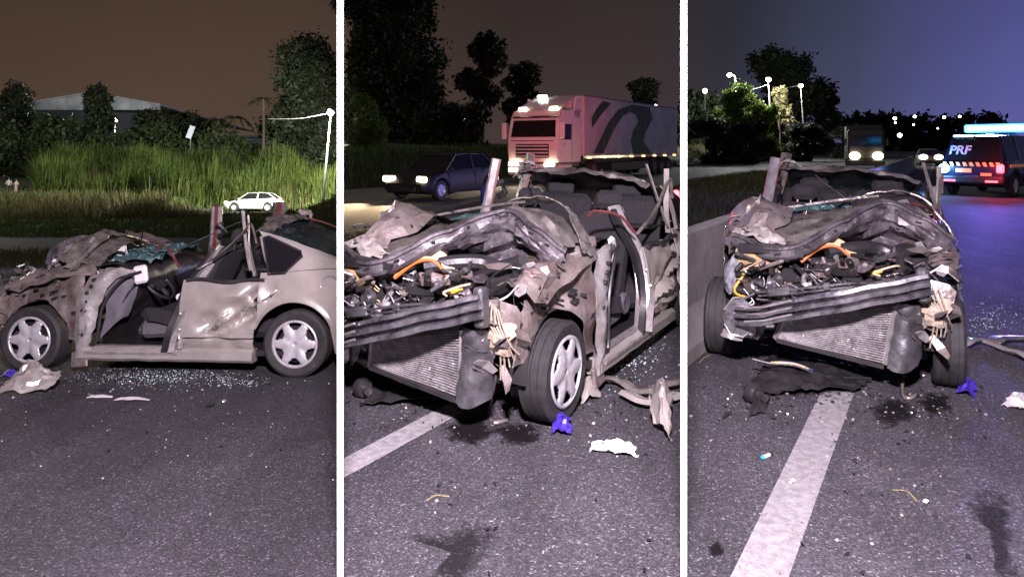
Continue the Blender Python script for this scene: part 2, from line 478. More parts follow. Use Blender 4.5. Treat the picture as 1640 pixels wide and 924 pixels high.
# two added white walls standing for the border strips between the views
M_white = mat('white_wall_paint', (0.92, 0.92, 0.92), 0.55, bump=0.05, bscale=30)
for sgn, lab in ((-1, 'added thin white border-strip wall on the left, between the side view and the wreck by the lorry'),
                 (1, 'added thin white border-strip wall on the right, beside the flashing patrol car side')):
    y0, y1, th = 2.5, 8.3, 10.0 / FPX * 2.5
    b = MB(); b.box((0, (y1 - y0) / 2, 1.05), (th, y1 - y0, 2.34))
    o = b.build('border_strip_wall', M_white)
    o.location = (sgn * 0.25 * y0, y0, 0); o.rotation_euler = (0, 0, -sgn * math.atan(0.25))
    tag(o, lab, 'partition', 'added white border walls')

# concrete barriers along the median
M_conc = mat('barrier_concrete', (0.27, 0.255, 0.24), 0.85, col2=(0.19, 0.175, 0.165), vscale=3.5, bump=0.35, bscale=22)
M_concd = mat('barrier_joint', (0.05, 0.045, 0.04), 0.9)
def barrier(n, t0, t1, h, lab, seglen):
    e = empty('concrete_barrier', road(n, t0), -HD, lab, 'barrier', 'concrete median barriers')
    t = 0.0; L = t1 - t0
    prof = [(-0.26, 0), (0.26, 0), (0.25, .10), (0.12, .34), (0.085, h), (-0.085, h), (-0.12, .34), (-0.25, .10)]
    while t < L - .05:
        q = min(seglen, L - t); b = MB(); k = 10
        b.sweep([(0, t + 0.008 + (q - .016) * i / k, 0) for i in range(k + 1)], prof)
        b.build('barrier_segment', M_conc, e); t += q
    return e
bar1 = barrier(-4.05, 3.2, 6.6, 0.86, 'low concrete barrier end behind the wreck near the lorry', 3.0)
bar2 = barrier(-1.87, 4.2, 60, 0.92, 'long grey concrete median barrier beside the wreck facing the patrol car', 3.0)
# ================================================================== the wrecked sedan (car coordinates: x forward from the front axle, y to its left, z up)
M_champ = mat('champagne_paint', (0.62, 0.585, 0.53), 0.25, 0.5, col2=(0.50, 0.465, 0.415), vscale=4, coat=1.0, bump=0.015, bscale=9, rvar=0.08)
M_champ2 = mat('scraped_champagne_paint', (0.46, 0.43, 0.39), 0.30, 0.65, col2=(0.15, 0.13, 0.115), vscale=6, bump=0.3, bscale=30, rvar=0.15, speck=(15, .64, (.05, .042, .04)))
M_prime = mat('bare_primer_panel', (0.47, 0.42, 0.39), 0.33, 0.6, col2=(0.20, 0.15, 0.13), vscale=4, bump=0.3, bscale=26, rvar=0.2, speck=(17, .63, (.07, .05, .045)))
M_steel = mat('grey_steel', (0.30, 0.30, 0.31), 0.38, 0.8, col2=(0.10, 0.095, 0.10), vscale=7, bump=0.2, bscale=34, rvar=0.15)
M_beam = mat('bumper_beam_steel', (0.36, 0.35, 0.37), 0.30, 0.75, col2=(0.11, 0.105, 0.12), vscale=9, bump=0.15, bscale=20, rvar=0.15, speck=(26, .67, (.6, .56, .56)))
M_silver = mat('bright_zinc_steel', (0.62, 0.61, 0.60), 0.36, 0.65, col2=(0.42, 0.38, 0.35), vscale=14, bump=0.15, bscale=30)
M_dsteel = mat('dark_underbonnet_steel', (0.20, 0.185, 0.20), 0.48, 0.5, col2=(0.06, 0.05, 0.055), vscale=8, bump=0.3, bscale=30, rvar=0.15, speck=(24, .66, (.42, .38, .38)))
M_blk = mat('black_plastic', (0.016, 0.016, 0.018), 0.42, col2=(0.03, 0.028, 0.028), vscale=10, bump=0.1, bscale=40, rvar=0.12)
M_rub = mat('tyre_rubber', (0.017, 0.017, 0.018), 0.72, col2=(0.035, 0.033, 0.032), vscale=14, bump=0.2, bscale=90)
M_hub = mat('hubcap_silver', (0.62, 0.62, 0.64), 0.36, 0.35, col2=(0.48, 0.47, 0.47), vscale=12, rvar=0.1)
M_dark = mat('dark_recess', (0.008, 0.008, 0.009), 0.8)
M_cloth = mat('black_seat_cloth', (0.024, 0.022, 0.026), 0.9, col2=(0.015, 0.014, 0.016), vscale=30, bump=0.3, bscale=160)
M_cloth2 = mat('grey_seat_cloth', (0.13, 0.12, 0.135), 0.9, col2=(0.085, 0.08, 0.09), vscale=40, bump=0.3, bscale=160)
M_trim = mat('grey_door_trim', (0.12, 0.112, 0.13), 0.6, col2=(0.08, 0.075, 0.088), vscale=8, bump=0.1, bscale=60)
M_tank = mat('yellowed_plastic', (0.50, 0.36, 0.17), 0.5, col2=(0.34, 0.21, 0.08), vscale=9)
M_cream = mat('cream_foam_liner', (0.80, 0.62, 0.40), 0.75, col2=(0.66, 0.42, 0.22), vscale=10, bump=0.3, bscale=40)
M_orange = mat('orange_plastic_edge', (0.62, 0.16, 0.03), 0.5)
M_fin = mat('radiator_aluminium', (0.42, 0.40, 0.40), 0.5, 0.3, col2=(0.20, 0.185, 0.18), vscale=16, bump=0.2, bscale=60, speck=(20, .66, (.8, .78, .76)))
M_glass = mat('broken_green_glass', (0.10, 0.20, 0.20), 0.2, col2=(0.03, 0.06, 0.065), vscale=18, bump=0.6, bscale=60, alpha=0.85, speck=(30, .60, (.45, .62, .62)))
M_rglass = mat('darkened_rear_glass', (0.02, 0.035, 0.036), 0.25, col2=(0.008, 0.012, 0.013), vscale=14, bump=0.5, bscale=50, speck=(26, .68, (.25, .38, .38)))  # rear glass darkened so the cabin reads dark, with pale teal specks
M_gblk = mat('glossy_black_plastic', (0.012, 0.012, 0.013), 0.22, col2=(0.03, 0.028, 0.028), vscale=12, bump=0.15, bscale=40)
M_clear = mat('cloudy_lamp_lens', (0.42, 0.43, 0.45), 0.2, col2=(0.12, 0.12, 0.13), vscale=14, alpha=0.9)
M_win = mat('dark_window_glass', (0.010, 0.010, 0.012), 0.08)
M_redl = mat('red_lamp_plastic', (0.30, 0.012, 0.015), 0.2, coat=0.6)
M_wplas = mat('white_plastic', (0.74, 0.72, 0.70), 0.5)
M_bluep = mat('blue_plastic', (0.03, 0.05, 0.30), 0.5)
M_bottle = mat('pinkish_bottle_plastic', (0.46, 0.41, 0.31), 0.55, col2=(0.30, 0.23, 0.16), vscale=9)
M_drib = mat('dull_red_strip', (0.20, 0.055, 0.05), 0.4, col2=(0.10, 0.03, 0.03), vscale=9)
M_yel = mat('yellow_wire', (0.55, 0.36, 0.04), 0.5)
M_liner = mat('wheel_arch_liner', (0.012, 0.012, 0.012), 0.8)

def wheel(parent, x, y, side, r=0.30, w=0.19):
    """road wheel with its six-window hubcap; side +1 faces +y"""
    t = empty('wheel', (x, y, r)); t.parent = parent; t.matrix_parent_inverse = Matrix()
    h = w / 2
    b = MB(); pr = [(r * .66, -h * .82), (r * .80, -h * .98), (r * .92, -h), (r * .975, -h * .86)]
    for g in (-0.5, 0.0, 0.5):
        pr += [(r, (g - .30) * h), (r, (g - .05) * h), (r * .972, (g - .04) * h), (r * .972, (g + .04) * h), (r, (g + .05) * h), (r, (g + .30) * h)] if g else \
              [(r, -.16 * h), (r, -.05 * h), (r * .972, -.04 * h), (r * .972, .04 * h), (r, .05 * h), (r, .16 * h)]
    pr = sorted(pr[:4], key=lambda q: q[1] * 0 + q[0]) + sorted(pr[4:], key=lambda q: q[1]) + [(r * .975, h * .86), (r * .92, h), (r * .80, h * .98), (r * .66, h * .82)]
    b.lathe(pr, (0, 0, 0), 'y', 56); b.build('tyre', M_rub, t, smooth=35)
    b = MB(); b.lathe([(r * .66, -h * .8), (r * .6, h * .1), (r * .2, h * .2), (0.001, h * .2)] if side > 0 else [(r * .66, h * .8), (r * .6, -h * .1), (r * .2, -h * .2), (0.001, -h * .2)], (0, 0, 0), 'y', 40)
    b.build('rim', M_dark, t, smooth=40)
    b = MB(); NA, rr = 96, [0.02, .10, .20, .30, .36, .42, .47, .52, .57, .61, .64, .67, .71]
    vs = []; fs = []
    for q in rr:
        for k in range(NA):
            a = 2 * math.pi * k / NA
            hh = h * (0.92 - .10 * (q / .69) ** 2 + (0.10 if q > .65 else 0) - (0.10 if q < .15 else 0))
            cr = 0.06 * h * math.cos(6 * a) * (1 if .25 < q < .62 else 0)
            vs.append((r * q * math.cos(a), side * (hh + cr), r * q * math.sin(a)))
    for i in range(len(rr) - 1):
        qm = (rr[i] + rr[i + 1]) / 2
        for k in range(NA):
            a = 2 * math.pi * (k + .5) / NA; d = abs((a * 6 / (2 * math.pi)) % 1 - .5) * 2      # 0 in the middle of a window
            wide = 0.30 + 0.42 * (qm - .40) / .22
            if .40 < qm < .64 and d < wide: continue
            f = (i * NA + k, i * NA + (k + 1) % NA, (i + 1) * NA + (k + 1) % NA, (i + 1) * NA + k)
            fs.append(f if side < 0 else f[::-1])
    b.add(vs, fs); hub = b.build('hubcap', M_hub, t, smooth=40)
    md = hub.modifiers.new('thickness', 'SOLIDIFY'); md.thickness = 0.012; md.offset = -1
    for k in range(4):
        a = math.pi / 4 + k * math.pi / 2; b = MB()
        b.lathe([(0.001, side * h * .9), (.016, side * h * .9), (.017, side * h * .8)], (r * .19 * math.cos(a), 0, r * .19 * math.sin(a)), 'y', 10)
        b.build('bolt_recess', M_dark, t)
    b = MB(); b.lathe([(0.001, side * h * .94), (.022, side * h * .93), (.026, side * h * .86)], (0, 0, 0), 'y', 16); b.build('centre_cap', M_hub, t, smooth=40)
    return t

def dent_y(x, z):
    """rear door skin: crease and dents, inward negative"""
    g = lambda cx, cz, sx, sz, a: a * math.exp(-((x - cx) / sx) ** 2 - ((z - cz) / sz) ** 2)
    d = g(-1.72, .46, .10, .09, -.05) + g(-2.05, .56, .16, .08, -.06) + g(-2.22, .72, .09, .07, -.07)
    line = .42 + (x + 1.75) * -.55
    d += .055 * math.exp(-((z - line) / .028) ** 2) * sm(-1.6, -1.85, x)
    d += -.045 * math.exp(-((z - line + .075) / .035) ** 2) * sm(-1.7, -1.95, x) - .03 * math.exp(-((z - line - .09) / .05) ** 2) * sm(-1.75, -2.0, x)
    d += g(-2.3, .63, .06, .05, .05) + g(-1.95, .72, .2, .05, .015)
    d += .012 * noise.noise((x * 7, 3, z * 7)) * sm(-1.55, -1.9, x)
    return d * 2.1 - .012 * math.exp(-((z - .345) / .012) ** 2)

def build_wreck(name, label):
    car = empty(name); tag(car, label, 'car', 'wrecked silver sedans')
    B = lambda b, n, m, par=car, s=30: b.build(n, m, par, smooth=s)
    # wheels
    for x, y, s in ((0, .72, 1), (-2.55, .72, 1), (0.0, -.80, -1), (-2.55, -.72, -1)): wheel(car, x, y, s)
    # ---- rear door, left
    b = MB(); rows = []
    for i in range(25):
        z = .20 + .66 * i / 24
        xr = -2.14 - .02 * i / 24 if z < .30 else -2.55 + math.sqrt(max(0, .40 ** 2 - (z - .30) ** 2)) if z < .52 else -2.22 - (z - .52) * .52
        xr = max(xr, -2.42); row = []
        for j in range(41):
            u = j / 40; x = -1.46 + (xr + 1.46) * u
            y = .835 - .10 * (z - .55) ** 2 / .16 - .05 * sm(.32, .18, z) + dent_y(x, z) + .006 * noise.noise((x * 9, 1, z * 9))
            row.append((x, y, z))
        rows.append(row)
    b.grid(rows, .012); door = B(b, 'rear_door', M_champ, s=35)
    b = MB(); b.sweep([(-1.49 - .68 * k / 14, .842 + dent_y(-1.49 - .68 * k / 14, .37) * .9, .365) for k in range(15)], [(-.006, -.016), (.008, -.012), (.008, .012), (-.006, .016)])
    B(b, 'side_moulding', M_champ, door)
    b = MB(); b.tube([(-2.16, .79, .68), (-2.20, .80, .70), (-2.25, .80, .69)], [.02, .035, .02], 8); B(b, 'handle', M_blk, door)
    b = MB(); b.sweep([(-1.50 - .75 * k / 10, .80 - .01 * math.sin(k), .862 + .012 * math.sin(k * .9)) for k in range(11)], [(-.02, -.012), (.02, -.012), (.014, .014), (-.014, .014)])
    B(b, 'window_seal', M_blk, door)
    # ---- rear quarter, left, with the arch and the C pillar
    for s in (1, -1):
        b = MB(); rows = []
        for j in range(31):
            x = -2.20 - 1.08 * j / 30
            dx = abs(x + 2.55)
            zl = .30 + math.sqrt(max(0, .375 ** 2 - dx ** 2)) if dx < .365 else .22 + .05 * sm(-2.9, -3.3, x)
            zt = 0.93 + .12 * sm(-2.35, -2.7, x) + .04 * sm(-2.9, -3.2, x)
            row = []
            for i in range(15):
                z = zl + (zt - zl) * i / 14
                y = .835 - .09 * ((z - .6) / .4) ** 2 * (1 if z > .6 else .5) - .20 * sm(-2.95, -3.35, x)
                lip = .025 * math.exp(-((z - zl) / .03) ** 2) if dx < .37 else 0
                y += lip + (.010 * noise.noise((x * 6, s * 4, z * 6)))
                if s > 0: y += -.045 * math.exp(-((x + 2.32) / .07) ** 2 - ((z - .74) / .09) ** 2)
                row.append((x, s * y, z))
            rows.append(row if s < 0 else row)
        b.grid(rows if s > 0 else [r[::-1] for r in rows], .010); q = B(b, 'quarter_panel', M_champ, s=35)
        if s > 0:
            b = MB(); b.lathe([(.075, .798), (.078, .802), (.066, .804), (.001, .806)], (-2.86, 0.012, .83), 'y', 26); B(b, 'fuel_flap', M_champ, q)
            b = MB(); b.lathe([(.075, .806), (.083, .808), (.083, .80)], (-2.86, 0.012, .83), 'y', 26); B(b, 'flap_gap', M_champ2, q)
        # C pillar
        b = MB(); b.patch([[(-2.14, s * .70, 1.31), (-2.20, s * .735, 1.22), (-2.30, s * .79, .95)][::1],
                           [(-2.30, s * .695, 1.27), (-2.40, s * .74, 1.18), (-2.48, s * .80, .95)],
                           [(-2.60, s * .685, 1.17), (-2.68, s * .74, 1.09), (-2.72, s * .80, .97)],
                           [(-2.90, s * .66, 1.06), (-2.93, s * .74, 1.03), (-2.95, s * .79, .98)]], 18, 10, .004, 5, .01, seed=s)
        B(b, 'c_pillar', M_champ)
        b = MB(); b.prism([(-2.20, 1.245), (-2.25, 1.26), (-2.57, 1.125), (-2.585, 1.09), (-2.44, .945), (-2.40, .935), (-2.29, .93)], 'y', 0, .012)
        b.xf(Matrix.Translation((0, s * .775, 0)) @ Matrix.Translation((0, 0, 1.1)) @ Matrix.Rotation(s * .20, 4, 'X') @ Matrix.Translation((0, 0, -1.1)))
        qw = B(b, 'quarter_window', M_win)
        b = MB(); ring = [(-2.20, 1.25), (-2.25, 1.265), (-2.575, 1.13), (-2.59, 1.09), (-2.44, .94), (-2.29, .925), (-2.20, 1.25)]
        b.tube([(x, s * .788 - s * .20 * (z - 1.1), z) for x, z in ring], .010, 6); B(b, 'window_rubber', M_blk, qw)
    # ---- tail: boot lid, rear glass remains, bumper, lamps
    b = MB(); b.patch([[(-2.80, y, 1.075 - .02 * abs(y)) for y in (-.66, -.3, 0, .3, .66)], [(-3.05, y, 1.06 - .03 * abs(y)) for y in (-.66, -.3, 0, .3, .66)],
                       [(-3.20, y * .96, 1.03 - .03 * abs(y)) for y in (-.66, -.3, 0, .3, .66)], [(-3.27, y * .94, .90) for y in (-.66, -.3, 0, .3, .66)], [(-3.27, y * .92, .62) for y in (-.66, -.3, 0, .3, .66)]], 20, 16, .003, 4, .01)
    B(b, 'boot_lid', M_champ)
    b = MB(); b.patch([[(-3.18, y, .62) for y in (-.78, -.72, 0, .72, .78)], [(-3.33, y, .56) for y in (-.74, -.66, 0, .66, .74)], [(-3.36, y, .40) for y in (-.74, -.66, 0, .66, .74)], [(-3.28, y, .25) for y in (-.76, -.68, 0, .68, .76)]], 12, 18, .004, 3, .01)
    B(b, 'rear_bumper', M_champ)
    for s in (-1, 1):
        b = MB(); b.box((-3.22, s * .67, .82), (.10, .16, .22), (0, 0, s * .35), .03); B(b, 'tail_lamp', M_redl)
    b = MB(); b.patch([[(-2.10, -.60, 1.40), (-2.06, -.2, 1.415), (-2.08, .2, 1.40), (-2.14, .60, 1.32)], [(-2.45, -.60, 1.24), (-2.42, -.2, 1.27), (-2.44, .2, 1.26), (-2.5, .58, 1.20)], [(-2.80, -.58, 1.09), (-2.80, -.2, 1.11), (-2.80, .2, 1.11), (-2.80, .58, 1.08)]], 14, 20, .012, 5, .006, 2.0)
    B(b, 'rear_window_remains', M_rglass, s=60)
    b = MB(); b.patch([[(-1.94, -.62, 1.42), (-1.98, -.3, 1.40), (-1.93, .05, 1.41), (-2.02, .35, 1.36), (-2.06, .60, 1.30)], [(-2.06, -.62, 1.43), (-2.10, -.3, 1.44), (-2.08, .05, 1.43), (-2.12, .35, 1.39), (-2.16, .62, 1.33)], [(-2.16, -.62, 1.37), (-2.2, -.3, 1.39), (-2.2, .05, 1.38), (-2.22, .35, 1.35), (-2.24, .62, 1.28)]], 6, 22, .02, 5, .004, 81, facet=.013)
    B(b, 'torn_roof_edge', M_champ2, s=8)
    b = MB(); b.patch([[(-1.96, -.70, 1.36), (-2.0, -.60, 1.50), (-2.02, -.5, 1.48)], [(-2.12, -.70, 1.34), (-2.14, -.62, 1.48), (-2.16, -.5, 1.42)]], 6, 6, .02, 6, .005, 82, facet=.018); B(b, 'torn_roof_corner', M_champ, s=8)
    b = MB(); b.sweep(catmull([(-2.0, -.60, 1.43), (-2.35, -.60, 1.34), (-2.75, -.60, 1.16)], 10), [(-.012, -.006), (.012, -.006), (.012, .008), (-.012, .008)]); B(b, 'roof_rail_stub', M_drib)
    b = MB(); b.box((-2.35, 0, .95), (.75, 1.34, .03), None, .01); B(b, 'parcel_shelf', M_blk)
    b = MB(); b.patch([[(-2.92, -.74, .95), (-2.92, 0, .97), (-2.92, .74, .95)], [(-2.5, -.76, .955), (-2.5, 0, .97), (-2.5, .76, .955)]], 4, 8, 0, 1, .01); B(b, 'rear_deck', M_champ2)
    # ---- right-hand body side, seen from inside over the sill
    b = MB(); b.patch([[(-.62, -.79, z) for z in (.18, .5, .84)], [(-1.0, -.82, z) for z in (.18, .5, .90)], [(-1.5, -.82, z) for z in (.18, .5, .90)], [(-2.2, -.82, z) for z in (.2, .5, .90)]], 20, 8, .006, 3, .012, 4); B(b, 'right_body_side', M_champ)
    for x0, x1 in ((-.78, -1.38), (-1.50, -2.14)):
        b = MB(); b.box(((x0 + x1) / 2, -.765, .60), (abs(x1 - x0), .06, .62), None, .03); d = B(b, 'door_inner_panel', M_trim)
        b = MB(); b.box(((x0 + x1) / 2 - .04, -.728, .66), (abs(x1 - x0) * .72, .05, .16), (0, .06, 0), .025); B(b, 'armrest', M_blk, d)
        b = MB(); b.box(((x0 + x1) / 2, -.725, .40), (abs(x1 - x0) * .66, .04, .13), None, .02); B(b, 'door_pocket', M_blk, d)
        b = MB(); b.box(((x0 + x1) / 2, -.74, .93), (abs(x1 - x0), .07, .03), None, .01); B(b, 'window_seal', M_blk, d)
    def pillar(nm, pts, w, m1, m2):
        b = MB(); b.sweep(catmull(pts, 8), [(-w, -.02), (w, -.03), (w * 1.1, .02), (w * .5, .035), (-w * .6, .03), (-w * 1.1, .015)]); p = B(b, nm, m1)
        b = MB(); b.sweep([Vector(q) + Vector((0, .02, 0)) for q in catmull(pts, 8)], [(-w * .35, -.028), (w * .35, -.034), (w * .35, .042), (-w * .35, .042)]); B(b, 'red_lit_edge', m2, p)  # strip puts the red light on the pillar edge into its colour
    pillar('right_b_pillar', [(-1.43, -.76, .30), (-1.45, -.745, .85), (-1.50, -.69, 1.18), (-1.54, -.63, 1.54)], .055, M_silver, M_drib)
    pillar('right_c_pillar', [(-2.02, -.74, .86), (-2.06, -.70, 1.1), (-2.10, -.64, 1.36), (-2.13, -.60, 1.58)], .065, M_champ2, M_drib)
    b = MB(); b.tube([(-1.52, -.66, 1.30), (-1.60, -.60, 1.33), (-1.66, -.60, 1.24), (-1.58, -.62, 1.20)], .035, 7); B(b, 'belt_anchor', M_blk)
    # ---- floor, tunnel, dash, seats
    b = MB(); b.box((-1.45, 0, .205), (2.0, 1.52, .05)); B(b, 'floor_pan', M_blk)
    b = MB(); b.box((-1.15, 0, .30), (1.5, .24, .16), None, .05); B(b, 'centre_tunnel', M_trim)
    b = MB(); b.patch([[(-.50, y, .98 + .03 * math.sin(y * 7)) for y in (-.72, -.3, .1, .45, .72)], [(-.80, y, .99 + .02 * math.sin(y * 9)) for y in (-.72, -.3, .1, .45, .72)],
                       [(-.93, y, .86) for y in (-.70, -.3, .1, .45, .70)], [(-.86, y, .66) for y in (-.70, -.3, .1, .45, .70)], [(-.72, y, .46) for y in (-.68, -.3, .1, .45, .68)], [(-.6, y, .22) for y in (-.68, -.3, .1, .45, .68)]], 26, 26, .02, 5, .01, 6); d = B(b, 'dashboard', M_blk)
    b = MB(); b.patch([[(-.60, .74, .95), (-.70, .74, .62), (-.66, .74, .30)], [(-.80, .70, .92), (-.84, .70, .68), (-.80, .70, .48)], [(-.93, .62, .84), (-.90, .62, .66), (-.84, .62, .50)]], 10, 10, .012, 5, .01, 8); B(b, 'dash_end_panel', M_trim, d)
    b = MB(); b.lathe([(.175 + .017 * math.cos(t * math.pi / 4), .017 * math.sin(t * math.pi / 4)) for t in range(9)], (0, 0, 0), 'x', 28)
    b.box((0, 0, 0), (.05, .30, .06), None, .02); b.box((0, 0, -.07), (.04, .06, .16), None, .02); b.lathe([(.001, -.03), (.06, -.025), (.065, .02), (.001, .03)], (0, 0, 0), 'x', 16)
    b.xf(Matrix.Translation((-.93, .30, .76)) @ Matrix.Rotation(.75, 4, 'Y')); B(b, 'steering_wheel', M_blk)
    b = MB(); b.box((-.99, .70, .90), (.13, .05, .17), (0.1, .2, .1), .02); B(b, 'white_trim_piece', M_wplas)
    b = MB(); b.tube([(-1.20, .30, .66), (-1.22, .42, .655)], .035, 12); B(b, 'white_canister', M_wplas)
    for sy in (.38, -.38):
        st = empty('front_seat', (0, 0, 0)); st.parent = car
        b = MB(); b.patch([[(-.90, sy + y, .47) for y in (-.25, -.2, 0, .2, .25)], [(-1.0, sy + y, .50 + .03 * abs(y) * 4) for y in (-.27, -.2, 0, .2, .27)], [(-1.25, sy + y, .45 + .04 * abs(y) * 4) for y in (-.27, -.2, 0, .2, .27)], [(-1.42, sy + y, .44 + .04 * abs(y) * 4) for y in (-.26, -.2, 0, .2, .26)]], 14, 12, .006, 6, .12, sy); B(b, 'cushion', M_cloth, st, 60)
        b = MB(); b.box((-1.15, sy, .33), (.52, .50, .15), (0, .06, 0), .04); B(b, 'seat_base', M_cloth2, st)
        b = MB(); rows = []
        for k in range(9):
            t = k / 8; cx = -1.36 - .34 * t; cz = .46 + .64 * t; w = .25 - .03 * t - (.04 if k == 8 else 0)
            rows.append([(cx + (.05 if abs(y) > .8 else .0) + d * .13 * (1 - .5 * t), sy + y * w, cz + d * .05) for y, d in ((-1, 0), (-.6, .1), (0, .0), (.6, .1), (1, 0), (1, -.8), (0, -1), (-1, -.8))])
        b.grid(rows, 0, True); b.f.append(tuple(range(len(b.v) - 8, len(b.v)))); b.m.append(0); B(b, 'backrest', M_cloth, st, 50)
        b = MB(); b.box((-1.73, sy, 1.20), (.09, .24, .16), (0, -.3, 0), .04); hr = B(b, 'headrest', M_cloth, st)
        b = MB()
        for q in (-.06, .06): b.tube([(-1.69, sy + q, 1.02), (-1.73, sy + q, 1.18)], .008, 6)
        B(b, 'headrest_posts', M_steel, hr)
        b = MB(); b.lathe([(.001, .0), (.07, .01), (.085, .0), (.085, -.03)], (-1.38, sy + (.285 if sy > 0 else -.285), .42), 'y', 18); B(b, 'recliner_cover', M_trim, st)
    st = empty('rear_seat'); st.parent = car
    b = MB(); b.box((-1.98, 0, .40), (.50, 1.26, .20), (0, .08, 0), .06); B(b, 'cushion', M_cloth, st)
    for sy in (-.34, .34):
        b = MB(); b.box((-2.20, sy, .82), (.14, .66, .78), (0, -.22, 0), .06); B(b, 'backrest', M_cloth, st)
        b = MB(); b.box((-2.28, sy, 1.25), (.10, .28, .16), (0, -.2, 0), .05); B(b, 'headrest', M_cloth, st)
    # ---- left sill, B post, hinge post
    b = MB(); b.sweep([(-.50 - 1.66 * k / 12, .775, .185 + .012 * noise.noise((k * .9, 0, 0))) for k in range(13)], [(-.055, -.055), (.03, -.06), (.055, -.035), (.055, .035), (.02, .06), (-.055, .06)][::-1]); sl = B(b, 'sill', M_champ)
    b = MB(); b.sweep([(-.58 - .88 * k / 10, .765, .250) for k in range(11)], [(-.035, -.006), (.03, -.006), (.03, .008), (-.035, .008)]); B(b, 'sill_tread', M_silver, sl)
    b = MB(); b.sweep([(-.56 - .9 * k / 10, .832, .20) for k in range(11)], [(-.004, -.01), (.006, -.01), (.006, .01), (-.004, .01)]); B(b, 'sill_moulding', M_silver, sl)
    bp = [(-1.40, .80, .22), (-1.46, .79, .50), (-1.54, .70, .80), (-1.62, .52, 1.05), (-1.66, .46, 1.14)]
    b = MB(); b.sweep(catmull(bp, 16), [(-.06, -.02), (.05, -.03), (.075, .01), (.03, .04), (-.03, .035), (-.07, .015)]); p = B(b, 'left_b_pillar', M_silver)
    b = MB(); b.sweep([Vector(q) + Vector((.075, .012, -.02)) for q in catmull(bp, 16)], [(-.022, -.03), (.022, -.03), (.022, .03), (-.022, .03)]); B(b, 'door_seal', M_blk, p)
    b = MB(); b.patch([[(-1.50, .80, .25), (-1.47, .83, .25), (-1.43, .80, .25)], [(-1.52, .79, .55), (-1.48, .825, .55), (-1.45, .79, .55)], [(-1.58, .74, .84), (-1.54, .76, .84), (-1.50, .72, .82)]], 16, 6, .012, 9, .004, 3); B(b, 'torn_pillar_skin', M_silver, p)
    for z in (.34, .42, .56, .68):
        b = MB(); b.ball((-1.475, .835 - max(0, z - .55) * .25, z), .018, 8); B(b, 'hinge_bolt', M_silver, p)
    b = MB(); b.tube(catmull([(-1.38, .74, .98), (-1.25, .66, 1.12), (-1.10, .52, 1.16), (-1.02, .50, 1.12)], 10), .012, 6); B(b, 'hanging_trim_strip', M_drib)
    b = MB(); b.patch([[(-.47, .80, .15), (-.50, .83, .15), (-.58, .80, .17)], [(-.45, .81, .42), (-.53, .84, .42), (-.63, .80, .42)], [(-.46, .80, .66), (-.56, .835, .66), (-.68, .79, .66)], [(-.52, .78, .84), (-.64, .81, .86), (-.80, .77, .86)], [(-.66, .74, .95), (-.80, .76, .97), (-.98, .73, .93)]], 16, 8, .016, 7, .006, 5, facet=0.006); hp = B(b, 'hinge_post', M_silver)
    for x, z, q in ((-.56, .74, .016), (-.55, .58, .020), (-.52, .58, .014), (-.60, .80, .018), (-.54, .50, .012), (-.53, .36, .02), (-.56, .66, .012), (-.62, .86, .014)):
        b = MB(); b.lathe([(.001, .008), (q, .006), (q * 1.1, -.02)], (x, .835, z), 'y', 10); B(b, 'bolt', M_blk, hp)
    b = MB(); b.tube(catmull([(-.60, .815, .27), (-.66, .81, .30), (-.70, .80, .62), (-.86, .78, .86), (-1.02, .74, .93)], 20), .014, 7); B(b, 'door_seal', M_blk, hp)
    b = MB(); b.box((-.50, .80, .13), (.16, .03, .14), (.1, .1, 0), .01); B(b, 'mud_flap', M_prime)
    # ---- left front wing remains round the wheel
    b = MB(); rows = []
    for j in range(33):
        x = .42 - .90 * j / 32
        zl = .30 + math.sqrt(max(0, .35 ** 2 - (x + .02) ** 2)) if abs(x + .02) < .345 else (.30 if x < 0 else .42)
        zt = .66 + .17 * sm(.42, .1, x) + .10 * sm(-.2, -.5, x); row = []
        for i in range(13):
            z = zl + (zt - zl) * i / 12
            w = Vector((x, 0, z)) * 4.2
            y = .70 + .09 * sm(.1, -.45, x) - .10 * sm(.6, .9, z) * sm(-.45, 0, x) + .035 * noise.noise(w) + .02 * noise.noise(w * 2.2) + .012 * (noise.cell(w * 1.5) - .5)
            row.append((x, y, z + .015 * noise.noise(w + Vector((9, 9, 9)))))
        rows.append(row)
    b.grid(rows, .006); wg = B(b, 'left_inner_wing', M_prime, s=28)
    for x, z, dx, dz in ((-.18, .74, .07, .018), (-.20, .68, .06, .02), (.02, .76, .03, .03), (-.05, .71, .02, .02), (-.30, .70, .03, .02), (.14, .70, .02, .02)):
        b = MB(); b.box((x, .735 + .06 * sm(.1, -.45, x), z), (dx, .05, dz), (0, .3, 0), .008); B(b, 'wing_slot', M_dark, wg)
    b = MB(); b.lathe([(.345, -.14), (.36, -.02), (.355, .0)], (-.01, .72, .30), 'y', 24, math.pi); B(b, 'arch_liner', M_liner)
    # top of the left wing, crumpled back over the strut tower
    b = MB(); b.patch([[(.30, .40, .78), (.30, .55, .84), (.28, .70, .82), (.26, .76, .72)], [(.08, .38, .86), (.05, .55, .90), (.03, .70, .90), (.0, .78, .80)],
                       [(-.20, .40, .93), (-.22, .56, .97), (-.22, .72, .94), (-.25, .80, .86)], [(-.52, .42, 1.00), (-.52, .58, 1.03), (-.55, .74, 1.0), (-.58, .80, .90)]], 8, 8, .034, 4.2, .005, 11, facet=0.026); B(b, 'crumpled_left_wing', M_prime, s=8)
    b = MB(); b.patch([[(.36, .50, .80), (.42, .62, .78), (.40, .74, .70)], [(.38, .48, .64), (.44, .62, .62), (.40, .74, .56)], [(.36, .50, .50), (.40, .62, .50), (.34, .72, .46)]], 5, 4, .030, 5, .005, 13, facet=0.022); B(b, 'torn_wing_flap', M_prime, s=8)
